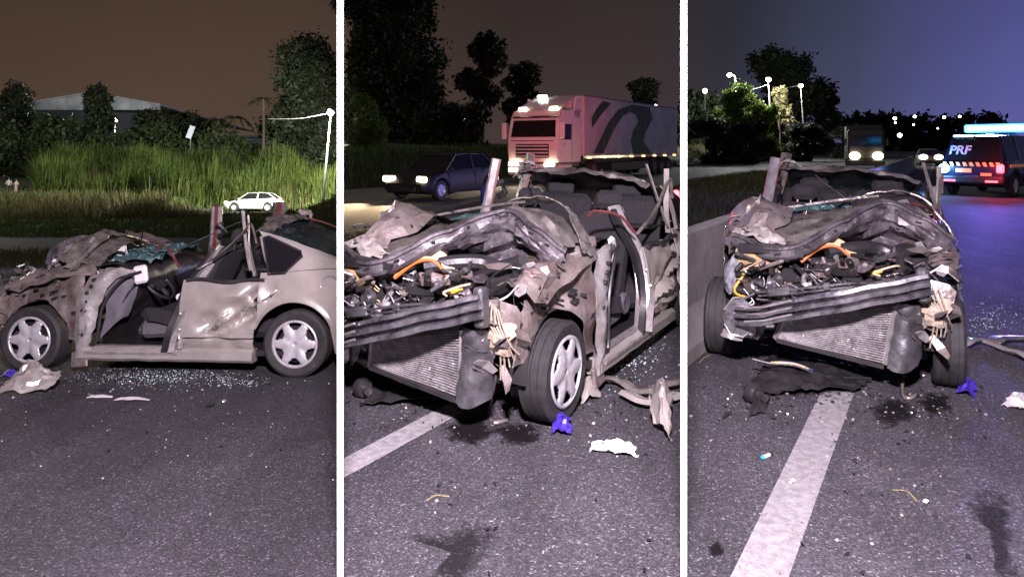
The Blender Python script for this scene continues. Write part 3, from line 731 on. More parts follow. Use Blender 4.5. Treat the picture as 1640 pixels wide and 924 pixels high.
    b = MB(); b.lathe([(.03, -.28), (.03, .05), (.045, .06), (.045, .10), (.001, .10)], (.0, .53, .62), 'z', 14); stt = B(b, 'suspension_strut', M_steel)
    b = MB(); b.tube([(.075 * math.cos(a * .6), .53 + .075 * math.sin(a * .6), .50 + a * .0062) for a in range(42)], .011, 6); B(b, 'coil_spring', M_blk, stt)
    b = MB(); b.patch([[(.42, .57, .65), (.44, .64, .66), (.41, .70, .65)], [(.46, .57, .59), (.48, .64, .58), (.45, .70, .58)], [(.44, .59, .50), (.45, .64, .48), (.43, .68, .50)]], 9, 8, .014, 7, .02, 14, facet=.008); B(b, 'washer_bottle', M_bottle, s=12)
    b = MB()
    for k in range(5): b.tube(catmull([(.40 + .03 * k, .52 + .03 * k, .76), (.50, .56 + .03 * k, .70 - .02 * k), (.47, .62 + .02 * k, .55), (.42, .60 + .03 * k, .34 + .04 * k)], 14), .005, 5)
    B(b, 'torn_wiring', M_bottle)
    # lower arms, axle
    b = MB(); b.tube([(-.02, .18, .26), (0, .64, .24)], .03, 8); b.tube([(.22, .30, .24), (0, .64, .22)], .028, 8); b.tube([(-.02, -.18, .26), (0, -.64, .24)], .03, 8); b.tube([(.22, -.30, .24), (0, -.64, .22)], .028, 8); b.box((.05, 0, .27), (.30, .70, .10), None, .03); B(b, 'front_subframe', M_blk)
    b = MB(); b.tube([(-2.55, -.64, .30), (-2.45, -.3, .32), (-2.45, .3, .32), (-2.55, .64, .30)], .035, 8); B(b, 'rear_axle', M_blk)
    # ---- bumper beam
    bpth = catmull([(.58, -.57, .45), (.63, -.44, .475), (.67, -.22, .55), (.68, .12, .655), (.64, .38, .735), (.58, .58, .79)], 30)
    prof = [(-.02, -.095), (.025, -.10), (.06, -.088), (.06, -.052), (.018, -.040), (.018, -.024), (.066, -.012), (.066, .026), (.018, .036), (.018, .050), (.056, .060), (.045, .09), (-.02, .09)]
    prof = [(u, w * .72) for u, w in prof]
    b = MB(); b.sweep([q + Vector((0, 0, .012 * noise.noise((q.y * 6, 2, 0)))) + Vector((.02 * noise.noise((q.y * 5, 7, 0)), 0, 0)) for q in bpth], prof); bb = B(b, 'bumper_beam', M_beam, s=28)
    b = MB(); b.prism([(-.14, -.06), (-.10, -.13), (-.01, -.14), (.03, -.10), (.03, .09), (-.03, .14), (-.08, .13), (-.14, .04)], 'x', -.008, .008)
    b.xf(Matrix.Translation((.56, -.53, .44)) @ Matrix.Rotation(.25, 4, 'Z')); ep = B(b, 'end_plate', M_steel, bb)
    b = MB(); b.tube([(.575 + .02, -.53 + y, .44 + z) for y, z in ((.03, -.10), (-.01, -.14), (-.10, -.13), (-.14, -.06), (-.14, .04), (-.08, .13), (-.03, .14))], .007, 6); B(b, 'end_plate_edge', M_silver, ep)
    for z0 in (-.035, .012, .058):
        b = MB(); b.tube([(.665, -.52, .462 + z0), (.712, -.38, .497 + z0), (.738, -.20, .565 + z0)], .008, 6); B(b, 'pressed_rib', M_silver, bb)
    b = MB(); b.box((.56, .56, .77), (.08, .07, .22), (.05, 0, -.2), .015); B(b, 'beam_bracket', M_steel, bb)
    b = MB(); b.box((.50, -.55, .36), (.10, .16, .16), (0, .1, .2), .03); B(b, 'crash_can', M_silver)
    b = MB(); b.patch([[(.52, -.66, .36), (.56, -.60, .37), (.52, -.56, .35)], [(.56, -.70, .28), (.60, -.62, .27), (.56, -.56, .27)]], 8, 8, .012, 9, .006, 2); B(b, 'bent_lamp_bracket', M_silver)
    # ---- radiator pack
    TL, TR, BL, BR = Vector((.50, -.26, .47)), Vector((.52, .40, .62)), Vector((.44, -.33, .28)), Vector((.46, .34, .21))
    def rq(u, w, dx=0): return TL.lerp(TR, u).lerp(BL.lerp(BR, u), w) + Vector((dx - .05 * math.sin(u * 3) * math.sin(w * 3), 0, 0))
    b = MB(); b.grid([[rq(u / 10, w / 8) for u in range(11)] for w in range(8, -1, -1)], .035); rd = B(b, 'radiator', M_blk)
    b = MB()
    for k in range(24):
        w = (k + .5) / 24; pts = [rq(u / 16, w + .006 * noise.noise((u * 1.1, k * .3, 4)), .010 + .006 * noise.noise((u * .8, k * .4, 1))) for u in range(17)]
        b.sweep(pts, [(-.008, -.0042), (.006, -.0036), (.006, .0036), (-.008, .0042)])
    o = B(b, 'cooling_fins', M_fin, rd); o['kind'] = 'stuff'
    for u in (-.015, 1.015):
        b = MB(); b.sweep([rq(u, w / 6) for w in range(7)], [(-.02, -.016), (.025, -.016), (.025, .016), (-.02, .016)]); B(b, 'side_tank', M_silver, rd)
    b = MB(); b.sweep([rq(u / 8, -.04) for u in range(9)], [(-.03, -.02), (.025, -.02), (.03, .015), (-.03, .02)]); B(b, 'top_tank', M_blk, rd)
    b = MB(); b.sweep([rq(u / 8, 1.04) for u in range(9)], [(-.05, -.015), (.03, -.015), (.03, .012), (-.05, .02)]); B(b, 'lower_rail', M_blk, rd)
    b = MB(); b.patch([[(.50, .40, .62), (.52, .48, .63), (.44, .56, .62)], [(.49, .39, .42), (.52, .47, .42), (.42, .55, .44)], [(.49, .36, .20), (.51, .44, .18), (.40, .52, .22)]], 16, 10, .012, 6, .02, 21); rs = B(b, 'radiator_support', M_steel)
    for z in (.30, .36, .50):
        b = MB(); b.ball((.525, .46, z), .014, 8, (.5, 1, 1)); B(b, 'hole', M_dark, rs)
    b = MB(); b.patch([[(.46, -.40, .44), (.50, -.46, .42), (.46, -.54, .42)], [(.46, -.42, .30), (.48, -.47, .26), (.44, -.52, .28)]], 10, 8, .02, 7, .015, 23); B(b, 'bent_support', M_steel)
    b = MB(); b.patch([[(.52, -.20, .60), (.54, .1, .66), (.52, .42, .70)], [(.40, -.20, .60), (.42, .1, .65), (.40, .42, .70)]], 6, 12, .012, 6, .01, 24); B(b, 'upper_crossmember', M_blk)
    b = MB(); b.sweep(catmull([(.60, -.44, .63), (.62, -.1, .70), (.60, .12, .745), (.57, .20, .75)], 14), [(-.006, -.006), (.006, -.006), (.006, .006), (-.006, .006)])
    b.sweep(catmull([(.58, -.44, .60), (.60, -.1, .67), (.58, .22, .735), (.55, .25, .70)], 14), [(-.008, -.005), (.008, -.005), (.008, .005), (-.008, .005)]); b.box((.60, -.30, .65), (.05, .16, .06), (.2, .1, .1), .01); b.box((.60, 0, .715), (.03, .05, .05), None, .008); B(b, 'bonnet_latch_rods', M_steel)
    # ---- engine bay
    eng = empty('engine'); eng.parent = car
    b = MB(); b.box((.16, 0.06, .58), (.50, .86, .42), (0, .1, 0), .06); B(b, 'block', M_dark, eng)
    b = MB(); b.box((.24, .12, .80), (.34, .50, .10), (.08, .12, .1), .03); b.box((.30, .12, .84), (.05, .44, .04), None, .01); B(b, 'engine_cover', M_gblk, eng)
    b = MB(); b.box((.14, .42, .84), (.34, .32, .16), (.3, .15, .3), .04); B(b, 'air_box', M_gblk, eng)
    b = MB(); b.tube(catmull([(.30, -.02, .90), (.20, .16, .93), (.10, .30, .92), (.12, .46, .86)], 14), .05, 10); B(b, 'intake_hose', M_blk, eng)
    b = MB(); b.patch([[(.34, -.62, .86), (.34, -.50, .88), (.34, -.36, .85)], [(.38, -.62, .82), (.40, -.5, .83), (.38, -.36, .82)], [(.36, -.60, .77), (.37, -.5, .78), (.36, -.38, .78)]], 8, 10, .010, 8, .05, 31); B(b, 'coolant_tank', M_tank, eng)
    b = MB(); b.box((.38, -.58, .80), (.06, .08, .14), (.1, .1, .2), .02); B(b, 'fuse_box', M_wplas, eng)
    b = MB(); b.sweep(catmull([(.42, -.60, .90), (.46, -.4, .92), (.44, -.16, .90)], 10), [(-.02, -.03), (.025, -.03), (.025, .03), (-.02, .035)]); B(b, 'lock_panel', M_blk, eng)
    pulleys = [(.46, -.34, .70, .055), (.47, -.46, .66, .045), (.46, -.24, .62, .05), (.44, -.52, .76, .035), (.50, -.30, .60, .04)]
    for x, y, z, r in pulleys:
        b = MB(); b.lathe([(.001, .02), (r * .5, .025), (r * .6, .01), (r, .02), (r, -.02), (.001, -.02)], (0, 0, 0), 'x', 18); b.xf(Matrix.Translation((x, y, z)) @ Matrix.Rotation(random.uniform(-.5, .5), 4, 'Z')); B(b, 'pulley', M_steel, eng)
    rnd = random.Random(5)
    for k in range(110):                                          # brackets, plugs, pipes and clips of the crushed bay
        x, y, z = rnd.uniform(.24, .54), rnd.uniform(-.62, .52), rnd.uniform(.56, .86)
        z += .12 * (y + .2) if y > 0 else 0
        b = MB(); t = rnd.random()
        if t < .45: b.box((x, y, z), (rnd.uniform(.02, .07), rnd.uniform(.03, .10), rnd.uniform(.02, .07)), (rnd.uniform(-1, 1), rnd.uniform(-1, 1), rnd.uniform(-1, 1)), .008)
        elif t < .8:
            p0 = Vector((x, y, z)); b.tube(catmull([p0, p0 + Vector((rnd.uniform(-.05, .08), rnd.uniform(-.1, .1), rnd.uniform(-.06, .08))), p0 + Vector((rnd.uniform(-.1, .1), rnd.uniform(-.2, .2), rnd.uniform(-.1, .06)))], 8), rnd.uniform(.006, .018), 6)
        else: b.lathe([(.001, .02), (.018, .02), (.022, -.02), (.001, -.02)], (x, y, z), 'x', 10)
        B(b, rnd.choice(('bracket', 'hose', 'connector')), rnd.choice((M_gblk, M_gblk, M_gblk, M_blk, M_dsteel, M_dsteel, M_steel, M_silver, M_prime)), eng)
    b = MB(); b.tube(catmull([(.44, -.56, .72), (.50, -.62, .60), (.46, -.52, .56), (.48, -.44, .64)], 12), .010, 6); B(b, 'yellow_cable', M_yel, eng)
    b = MB(); b.box((.40, .28, .80), (.025, .10, .03), (.1, .2, .2), .006); B(b, 'yellow_plug', M_yel, eng)
    b = MB(); b.box((.34, .09, .82), (.01, .10, .08), (0, .3, .1)); B(b, 'pale_sticker', M_wplas, eng)
    # cream liner of the bonnet hanging into the bay
    b = MB(); b.patch([[(.34, -.20, .86), (.26, -.08, .98), (.22, .06, .98), (.26, .22, .84)], [(.40, -.18, .84), (.33, -.06, .94), (.29, .06, .94), (.30, .20, .81)]], 8, 20, .006, 5, .006, 41); ln = B(b, 'bonnet_liner', M_cream, s=60)
    b = MB(); b.tube([Vector(q) + Vector((.006, 0, -.006)) for q in catmull([(.40, -.18, .84), (.33, -.06, .94), (.29, .06, .94), (.30, .20, .81)], 16)], .012, 6); B(b, 'orange_edge', M_orange, ln)
    # ---- bonnet folded into a ridge
    front = [(.34, -.66, .96), (.46, -.28, .90), (.22, .06, 1.08), (-.12, .32, 1.21), (-.06, .58, 1.10), (-.12, .74, .97)]
    crest = [(.02, -.64, 1.05), (.14, -.32, 1.00), (.02, .06, 1.14), (-.26, .30, 1.24), (-.26, .52, 1.20), (-.26, .72, 1.02)]
    backr = [(-.40, -.66, 1.04), (-.42, -.30, 1.10), (-.50, .06, 1.16), (-.62, .32, 1.18), (-.64, .56, 1.10), (-.60, .76, .98)]
    b = MB(); b.patch([front, crest, backr], 9, 16, .020, 4, .006, 51, facet=0.018); bon = B(b, 'bonnet', M_champ2, s=9)
    under = [(.24, -.60, .84), (.34, -.26, .83), (.12, .08, .99), (-.14, .32, 1.10), (-.10, .54, .98), (-.14, .70, .88)]
    b = MB(); b.patch([front, [tuple((Vector(a) * .45 + Vector(c) * .55) + Vector((.05, 0, 0))) for a, c in zip(front, under)], under], 5, 26, .014, 6, .012, 52, facet=0.014); B(b, 'bonnet_frame', M_dsteel, bon, 8)
    b = MB(); b.sweep([Vector(q) + Vector((.02 + .02 * noise.noise(q * 6), 0, .022 * noise.noise(q * 7 + Vector((3, 3, 3))))) for q in catmull(front, 40)], [(-.010, -.050), (.014, -.052), (.022, -.036), (.006, -.030), (.006, .016), (.024, .022), (.024, .040), (-.012, .042)]); lp_ = B(b, 'bonnet_lip', M_dsteel, bon, 20)
    for k in range(9):
        q = catmull(front, 40)[3 + k * 4]; b = MB(); b.box(q + Vector((.030, 0, -.008)), (.012, .045, .016), (.35 if k < 5 else -.3, 0, 0)); B(b, 'lip_slot', M_dark, lp_)
    b = MB(); b.patch([[(.05, .06, .99), (-.14, .34, 1.08), (-.10, .58, .98), (-.12, .72, .90)], [(-.1, .06, .90), (-.24, .34, .96), (-.2, .58, .90), (-.2, .72, .86)], [(.0, .08, .80), (-.1, .34, .84), (-.05, .58, .82), (-.1, .70, .80)]], 6, 9, .035, 5, .006, 53, facet=0.03); B(b, 'torn_inner_panel', M_dsteel, bon, 8)
    b = MB(); b.patch([[(-.36, .10, 1.25), (-.40, .32, 1.30), (-.42, .56, 1.28), (-.34, .72, 1.10), (-.28, .78, .98)], [(-.46, .10, 1.23), (-.52, .32, 1.27), (-.54, .56, 1.24), (-.46, .74, 1.06), (-.40, .80, .94)]], 4, 18, .016, 6, .008, 54, facet=0.01); B(b, 'bonnet_rear_edge', M_champ2, bon, 8)
    b = MB(); b.sweep(catmull([(-.30, -.62, 1.10), (-.34, -.2, 1.19), (-.38, .14, 1.25), (-.36, .3, 1.27)], 16), [(-.04, -.008), (.04, -.008), (.04, .008), (-.04, .008)]); B(b, 'peeled_edge_strip', M_champ2, bon)
    # ---- right wing, crumpled, and its broken lamp
    b = MB(); b.patch([[(.34, -.46, .96), (.30, -.58, 1.00), (.26, -.68, .94), (.24, -.72, .82)], [(.12, -.34, 1.06), (.10, -.50, 1.15), (.06, -.68, 1.08), (.04, -.76, .90)], [(-.20, -.30, 1.12), (-.22, -.54, 1.20), (-.24, -.74, 1.14), (-.24, -.82, .94)], [(-.52, -.40, 1.06), (-.52, -.6, 1.10), (-.54, -.74, 1.06), (-.55, -.80, .92)]], 8, 7, .040, 4.2, .005, 61, facet=0.03); B(b, 'crumpled_right_wing', M_prime, s=8)
    b = MB(); b.patch([[(.42, -.30, .93), (.40, -.5, .98), (.34, -.66, .99)], [(.36, -.26, .97), (.30, -.46, 1.03), (.24, -.66, 1.04)]], 5, 12, .022, 9, .004, 62, facet=0.014); B(b, 'silver_scrap', M_champ, s=24)
    b = MB(); b.patch([[(.02, -.78, 1.0), (.0, -.80, .8), (.02, -.78, .66)], [(-.3, -.81, 1.0), (-.3, -.83, .8), (-.32, -.8, .70)], [(-.58, -.82, .98), (-.58, -.84, .7), (-.58, -.82, .2)]], 8, 8, .016, 6, .005, 63, facet=0.012); B(b, 'right_wing_side', M_champ2, s=28)
    b = MB(); b.lathe([(.345, -.0), (.36, .02), (.355, .14)], (-.01, -.72, .30), 'y', 24, math.pi); B(b, 'arch_liner', M_liner)
    b = MB(); b.patch([[(.40, -.58, .90), (.46, -.64, .86), (.42, -.70, .78)], [(.44, -.60, .74), (.49, -.66, .70), (.44, -.71, .66)], [(.42, -.63, .58), (.45, -.66, .56), (.42, -.69, .58)]], 12, 10, .014, 8, .01, 64); B(b, 'broken_headlamp', M_clear, s=50)
    # crumpled metal standing up at the far side, scraps, wiper, windscreen remains
    b = MB(); b.patch([[(.06, -.66, .98), (.05, -.62, 1.14), (.02, -.55, 1.24)], [(-.06, -.68, 1.02), (-.06, -.62, 1.17), (-.10, -.54, 1.25)], [(-.22, -.68, 1.02), (-.20, -.58, 1.13), (-.24, -.5, 1.13)]], 5, 4, .030, 7, .005, 71, facet=0.03); B(b, 'upturned_wing_edge', M_champ2, s=8)
    b = MB(); b.patch([[(-.55, -.60, 1.06), (-.58, -.2, 1.10), (-.6, .2, 1.09), (-.62, .55, 1.03)], [(-.74, -.6, 1.07), (-.78, -.2, 1.13), (-.82, .2, 1.10), (-.84, .52, 1.02)], [(-.92, -.56, 1.02), (-1.0, -.2, 1.12), (-1.02, .2, 1.08), (-1.0, .5, .98)]], 9, 14, .035, 6, .008, 72, facet=0.02); B(b, 'windscreen_remains', M_glass, s=8)
    b = MB(); b.patch([[(-.50, .36, 1.04), (-.54, .44, 1.14), (-.58, .52, 1.12)], [(-.62, .34, 1.04), (-.66, .44, 1.16), (-.7, .52, 1.10)]], 8, 8, .012, 9, .004, 73); B(b, 'white_torn_trim', M_wplas, s=24)
    b = MB(); b.box((-.10, .66, 1.00), (.05, .07, .07), (.1, .1, .3), .015); B(b, 'white_cap', M_wplas)
    b = MB(); b.tube([(-.45, -.1, 1.10), (-.60, .10, 1.22), (-.66, .18, 1.30)], [.012, .009, .004], 6); B(b, 'wiper_arm', M_blk)
    b = MB(); b.tube([(-1.0, .18, 1.08), (-1.35, -.15, 1.30), (-1.5, -.26, 1.38)], .006, 5); B(b, 'hanging_wire', M_steel)
    # torn scraps of sheet and loose wires all over the crushed front
    rs_ = random.Random(17)
    for k in range(90):
        zone = rs_.random()
        if zone < .40: c = Vector((rs_.uniform(.30, .56), rs_.uniform(-.62, .56), 0)); c.z = .74 + .16 * c.y + rs_.uniform(-.06, .12)
        elif zone < .62: c = Vector((rs_.uniform(-.35, .35), rs_.uniform(.52, .74), rs_.uniform(.78, .98)))
        elif zone < .82: c = Vector((rs_.uniform(-.35, .32), rs_.uniform(-.72, -.50), rs_.uniform(.90, 1.14)))
        else: c = Vector((rs_.uniform(.40, .54), rs_.uniform(.44, .66), rs_.uniform(.36, .72)))
        a = Vector((rs_.uniform(-1, 1), rs_.uniform(-1, 1), rs_.uniform(-.6, .6))).normalized(); n_ = Vector((rs_.uniform(-1, 1), rs_.uniform(-1, 1), rs_.uniform(-1, 1))); q = a.cross(n_).normalized()
        ll, ww = rs_.uniform(.03, .09), rs_.uniform(.015, .05); up_ = a.cross(q) * rs_.uniform(-.03, .03)
        b = MB(); b.grid([[c - a * ll - q * ww * .4, c - a * ll * .9 + q * ww * .7], [c - q * ww + up_, c + q * ww * .8 + up_], [c + a * ll * .8 - q * ww * .6, c + a * ll + q * ww * .3]], .003)
        b.build('metal_scrap', rs_.choice((M_prime, M_prime, M_champ2, M_silver, M_steel, M_dsteel, M_blk)), car)
    for k in range(44):
        p0 = Vector((rs_.uniform(.25, .52), rs_.uniform(-.62, .62), rs_.uniform(.55, .86))); pts = [p0]
        for j in range(3): pts.append(pts[-1] + Vector((rs_.uniform(-.06, .08), rs_.uniform(-.14, .14), rs_.uniform(-.12, .10))))
        b = MB(); b.tube(catmull(pts, 10), rs_.choice((.003, .004, .006)), 5); b.build('loose_wire', rs_.choice((M_blk, M_blk, M_steel, M_cream, M_dsteel, M_wplas)), car)
    # torn strips over the left rear window
    for pts, w, m in (([(-2.14, .77, .90), (-2.08, .77, 1.16), (-2.06, .78, 1.46)], .022, M_champ), ([(-1.55, .70, .95), (-1.82, .76, 1.12), (-2.02, .78, 1.30), (-2.10, .80, 1.38), (-2.16, .80, 1.20)], .013, M_champ2),
                      ([(-1.94, .64, 1.50), (-2.02, .72, 1.18), (-2.10, .78, .95)], .014, M_silver), ([(-2.30, .795, .92), (-2.24, .78, 1.08), (-2.18, .745, 1.26)], .018, M_champ)):
        b = MB(); b.sweep(catmull(pts, 14), [(-w, -.005), (w, -.005), (w, .006), (-w, .006)]); B(b, 'torn_frame_strip', m)
    b = MB(); b.tube([(-2.6, -.2, 1.22), (-2.75, -.1, 1.42)], .006, 5); B(b, 'aerial', M_blk)
    return car

def cut_car(car, planes):
    """drop what would run through a border wall; planes: (world point, world normal), the normal side goes"""
    bpy.context.view_layer.update()
    for o in [c for c in car.children_recursive][::-1]:
        if o.type != 'MESH':
            continue
        inv = o.matrix_world.inverted(); n3 = o.matrix_world.to_3x3().transposed()
        dead = False
        for co, no in planes:
            lc = inv @ Vector(co); ln = (n3 @ Vector(no)).normalized()
            d = [(v.co - lc).dot(ln) for v in o.data.vertices]
            if max(d) <= 0: continue
            if min(d) >= 0: dead = True; break
            o.data = o.data.copy(); bm = bmesh.new(); bm.from_mesh(o.data)
            bmesh.ops.bisect_plane(bm, geom=bm.verts[:] + bm.edges[:] + bm.faces[:], plane_co=lc, plane_no=ln, clear_outer=True)
            left = set(bm.verts); isl = []
            while left:
                st = [left.pop()]; grp = {st[0]}
                while st:
                    for e in st.pop().link_edges:
                        for q in e.verts:
                            if q in left: left.discard(q); grp.add(q); st.append(q)
                isl.append(grp)
            if o.name.startswith('quarter_panel') and len(isl) > 1:
                isl.sort(key=len); bmesh.ops.delete(bm, geom=[q for g in isl[:-1] for q in g], context='VERTS')
            bm.to_mesh(o.data); bm.free()
            if not len(o.data.polygons): dead = True; break
        if dead:
            if not o.children: bpy.data.objects.remove(o)
            else: o.data = bpy.data.meshes.new('empty')

def pose_car(car, c, fwd_deg, M=None):
    """front axle centre at c, nose pointing to heading fwd_deg + 180 seen from the lens"""
    h = R(fwd_deg); f = Vector((-math.sin(h), -math.cos(h), 0)); l = Vector((math.cos(h), -math.sin(h), 0))
    m = Matrix(((f.x, l.x, 0, c[0]), (f.y, l.y, 0, c[1]), (0, 0, 1, 0), (0, 0, 0, 1)))
    car.matrix_world = (M @ m) if M is not None else m
LN = Vector((1, 0.25, 0)).normalized(); RN = Vector((1, -0.25, 0)).normalized()     # normals of the border walls, pointing right
wreck1 = build_wreck('wrecked_sedan', 'crushed silver sedan seen from the side, front door missing, seats showing')
wreck2 = copy_tree(wreck1); wreck3 = copy_tree(wreck1)
wreck2['label'] = 'crushed silver sedan seen from its front corner, hubcapped wheel nearest, lorry behind'
wreck3['label'] = 'crushed silver sedan facing the viewer head-on, patrol car behind it'
# side view: nose to the left
for o in wreck1.children:                                   # on this one the far-side posts are bent forward
    if o.name.startswith(('right_b_pillar', 'belt_anchor')): o.location.x += .52
    if o.name.startswith('right_c_pillar'): o.location.x += .36
    if o.name.startswith('front_seat'): o.location = (-.06, 0, .05)
f1, r1 = Vector((-4.50, 6.50)), Vector((-1.96, 6.30)); d1 = (r1 - f1).normalized()
hd1 = math.degrees(math.atan2(d1.x, d1.y)); lft = Vector((math.cos(R(hd1)), -math.sin(R(hd1))))
pose_car(wreck1, f1 - lft * .72, hd1, ML)
pose_car(wreck2, (-.373, 4.53), 30)
pose_car(wreck3, (2.40, 5.13), 29)
wt_ = 10.0 / FPX * 2.5 / 2 + 0.004
cut_car(wreck1, [(-LN * wt_, LN)])
cut_car(wreck2, [(LN * wt_, -LN), (-RN * wt_, RN)])
cut_car(wreck3, [(RN * wt_, -RN)])
cut_car(bar1, [(LN * wt_, -LN)])
cut_car(bar2, [(RN * wt_, -RN)])
# ================================================================== vegetation
M_bark = mat('bark', (0.05, 0.038, 0.028), 0.9, col2=(0.025, 0.02, 0.015), vscale=5, bump=0.5, bscale=12)
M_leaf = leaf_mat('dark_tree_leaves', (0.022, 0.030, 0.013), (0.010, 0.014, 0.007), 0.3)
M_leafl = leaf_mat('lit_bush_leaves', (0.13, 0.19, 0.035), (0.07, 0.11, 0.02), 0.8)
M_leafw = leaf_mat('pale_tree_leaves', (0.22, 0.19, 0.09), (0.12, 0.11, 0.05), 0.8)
M_palm = leaf_mat('palm_fronds', (0.03, 0.038, 0.016), (0.018, 0.022, 0.011), 0.6)
M_reed = leaf_mat('tall_bank_grass', (0.125, 0.165, 0.036), (0.040, 0.062, 0.014), 0.30, 0.35)
M_dry = leaf_mat('dry_bank_grass', (0.13, 0.105, 0.045), (0.07, 0.075, 0.025), 0.5, 0.35)
M_gra = leaf_mat('short_verge_grass', (0.075, 0.115, 0.022), (0.040, 0.060, 0.014), 0.9, 0.3)
M_med = leaf_mat('median_grass', (0.085, 0.080, 0.026), (0.040, 0.048, 0.018), 1.4, 0.3)

def leaves(name, cents, m, parent, n, size, spread, rg):
    """n leaf quads gathered round the given clump centres (local coordinates)"""
    c = np.array(cents); idx = rg.integers(0, len(c), n)
    p = c[idx][:, :3] + rg.normal(0, 1, (n, 3)) * (c[idx][:, 3:4] * spread)
    a = rg.normal(0, 1, (n, 3)); a /= np.linalg.norm(a, axis=1)[:, None]
    b = np.cross(a, rg.normal(0, 1, (n, 3))); b /= np.linalg.norm(b, axis=1)[:, None] + 1e-9
    s = size * rg.uniform(.6, 1.4, (n, 1))
    V = np.stack([p - a * s, p + b * s * .45, p + a * s, p - b * s * .45], 1).reshape(-1, 3)
    return np_mesh(name, V, np.arange(n * 4).reshape(-1, 4), m, parent)
def crown_centres(blobs, k, rg):
    out = []
    for cx, cy, cz, rx, ry, rz in blobs:
        for _ in range(max(3, int(k))):
            d = rg.normal(0, 1, 3); d /= np.linalg.norm(d); r = rg.uniform(.45, 1.0) ** .6
            out.append((cx + d[0] * rx * r, cy + d[1] * ry * r, cz + d[2] * rz * r, (rx + rz) * .5 * rg.uniform(.10, .26)))
    return out
def tree(name, label, cat, base, blobs, n, size, m, M=None, group=None, trunk_r=0.2, seed=1, k=30, spread=.9):
    rg = np.random.default_rng(seed); rd = random.Random(seed)
    t = empty(name, base, rd.uniform(0, .2), label, cat, group, M)
    cs = crown_centres(blobs, k, rg)
    leaves('crown', cs, m, t, n, size, spread, rg)
    b = MB(); top = max(blobs, key=lambda q: q[2]); lean = Vector((top[0] * .6, top[1] * .6, top[2] - .1 * top[5]))
    if trunk_r:
        b.tube(catmull([(0, 0, -.3), (lean.x * .2 + .1, lean.y * .2, lean.z * .35), (lean.x * .7, lean.y * .7, lean.z * .75), lean], 10), [trunk_r * (1 - .08 * i) for i in range(11)], 8)
        for q in blobs:
            st = lean * .45; en = Vector(q[:3])
            b.tube(catmull([st, st.lerp(en, .5) + Vector((rd.uniform(-.3, .3), rd.uniform(-.3, .3), .3)), en], 6), [trunk_r * .45 * (1 - .12 * i) for i in range(7)], 6)
        b.build('trunk', M_bark, t, smooth=60)
    return t
def blades(name, pts, h, w, m, seed, bend=.5, label=None, cat=None, M=None, seg=3):
    """many grass blades: pts (n,3) roots, h (n,) heights"""
    rg = np.random.default_rng(seed); n = len(pts); a = rg.uniform(0, 2 * np.pi, n); d = np.stack([np.cos(a), np.sin(a), 0 * a], 1)
    s = np.stack([-np.sin(a), np.cos(a), 0 * a], 1); bn = rg.uniform(.1, 1, n) * bend; vs = []
    ww = w * rg.uniform(.6, 1.3, n)
    for k in range(seg + 1):
        t = k / seg; c = pts + d * (h * bn * t * t)[:, None] + np.array([0, 0, 1]) * (h * (t - .35 * bn * t * t))[:, None]
        q = (ww * (1 - t) ** .7 + .12 * ww)[:, None] * s
        vs += [c - q, c + q]
    V = np.stack(vs, 1).reshape(-1, 3); m2 = 2 * (seg + 1); o = np.arange(n)[:, None] * m2
    F = np.concatenate([np.concatenate([o + 2 * k, o + 2 * k + 1, o + 2 * k + 3, o + 2 * k + 2], 1) for k in range(seg)], 0)
    ob = np_mesh(name, V, F, m)
    if M is not None: ob.matrix_world = M
    return tag(ob, label, cat, kind='stuff')
def scatter(n, xr, yr, zf, rg, keep=None):
    p = np.stack([rg.uniform(*xr, n), rg.uniform(*yr, n), np.zeros(n)], 1)
    if keep is not None: p = p[[bool(keep(a, b)) for a, b, _ in p]]
    p[:, 2] = [zf(a, b) for a, b, _ in p]
    return p
rg = np.random.default_rng(3)
inL = lambda x, y: -0.85 < x / y < RA - .001
# left site: strip by the road, the bank, the tall grass behind the parked car
p = scatter(9000, (-20, -4), (17.4, 22.8), lambda x, y: 0.0, rg, inL)
blades('median_strip_grass', p, rg.uniform(.10, .30, len(p)), .012, M_med, 5, .7, 'low dark grass strip between the two carriageways', 'grass', ML)
p = scatter(22000, (-36, -8), (33.6, 41), lz, rg, inL)
blades('verge_grass', p, rg.uniform(.12, .42, len(p)), .018, M_gra, 6, .7, 'short bright green grass along the far road edge', 'grass', ML)
p = scatter(16000, (-40, -10), (40.5, 45.5), lz, rg, lambda x, y: inL(x, y) and noise.noise((x * .35, y * .35, 0)) > -.35 and not (y > 44 and -0.47 < x / y < -0.30))
blades('bank_grass', p, np.array([rg.uniform(.15, .4) if -.5 < a / b < -.26 else rg.uniform(.35, 1.25) for a, b, _ in p]), .024, M_dry, 7, .55, 'dry yellowish grass on the low bank below the white car', 'grass', ML)
p = scatter(11000, (-44, -11), (44, 50), lz, rg, lambda x, y: inL(x, y) and noise.noise((x * .3, y * .3, 5)) > -.2 and not (-0.47 < x / y < -0.30))
blades('bank_top_grass', p, rg.uniform(.25, .75, len(p)), .022, M_gra, 8, .6, 'green tufts along the top of the low bank', 'grass', ML)
p = scatter(34000, (-62, -13), (55.5, 70), lz, rg, lambda x, y: inL(x, y) and noise.noise((x * .26, y * .26, 2)) > -.16 and x / y > -.695)
hh = np.array([1.1 + 3.2 * max(0, .45 + noise.noise((x * .30, y * .30, 7))) + random.uniform(-.6, .8) for x, y, _ in p])
blades('tall_bank_grass', p, np.maximum(hh, .6), .050, M_reed, 9, .75, 'tall lush green grass covering the bank behind the white car', 'grass', ML, 4)
p = scatter(9000, (-62, -13), (55, 66), lz, rg, lambda x, y: inL(x, y) and noise.noise((x * .3, y * .3, 12)) > .12 and x / y > -.70)
blades('dry_tall_grass', p, rg.uniform(1.0, 2.6, len(p)), .05, M_dry, 10, .7, 'brownish dry stems among the tall bank grass', 'grass', ML, 4)
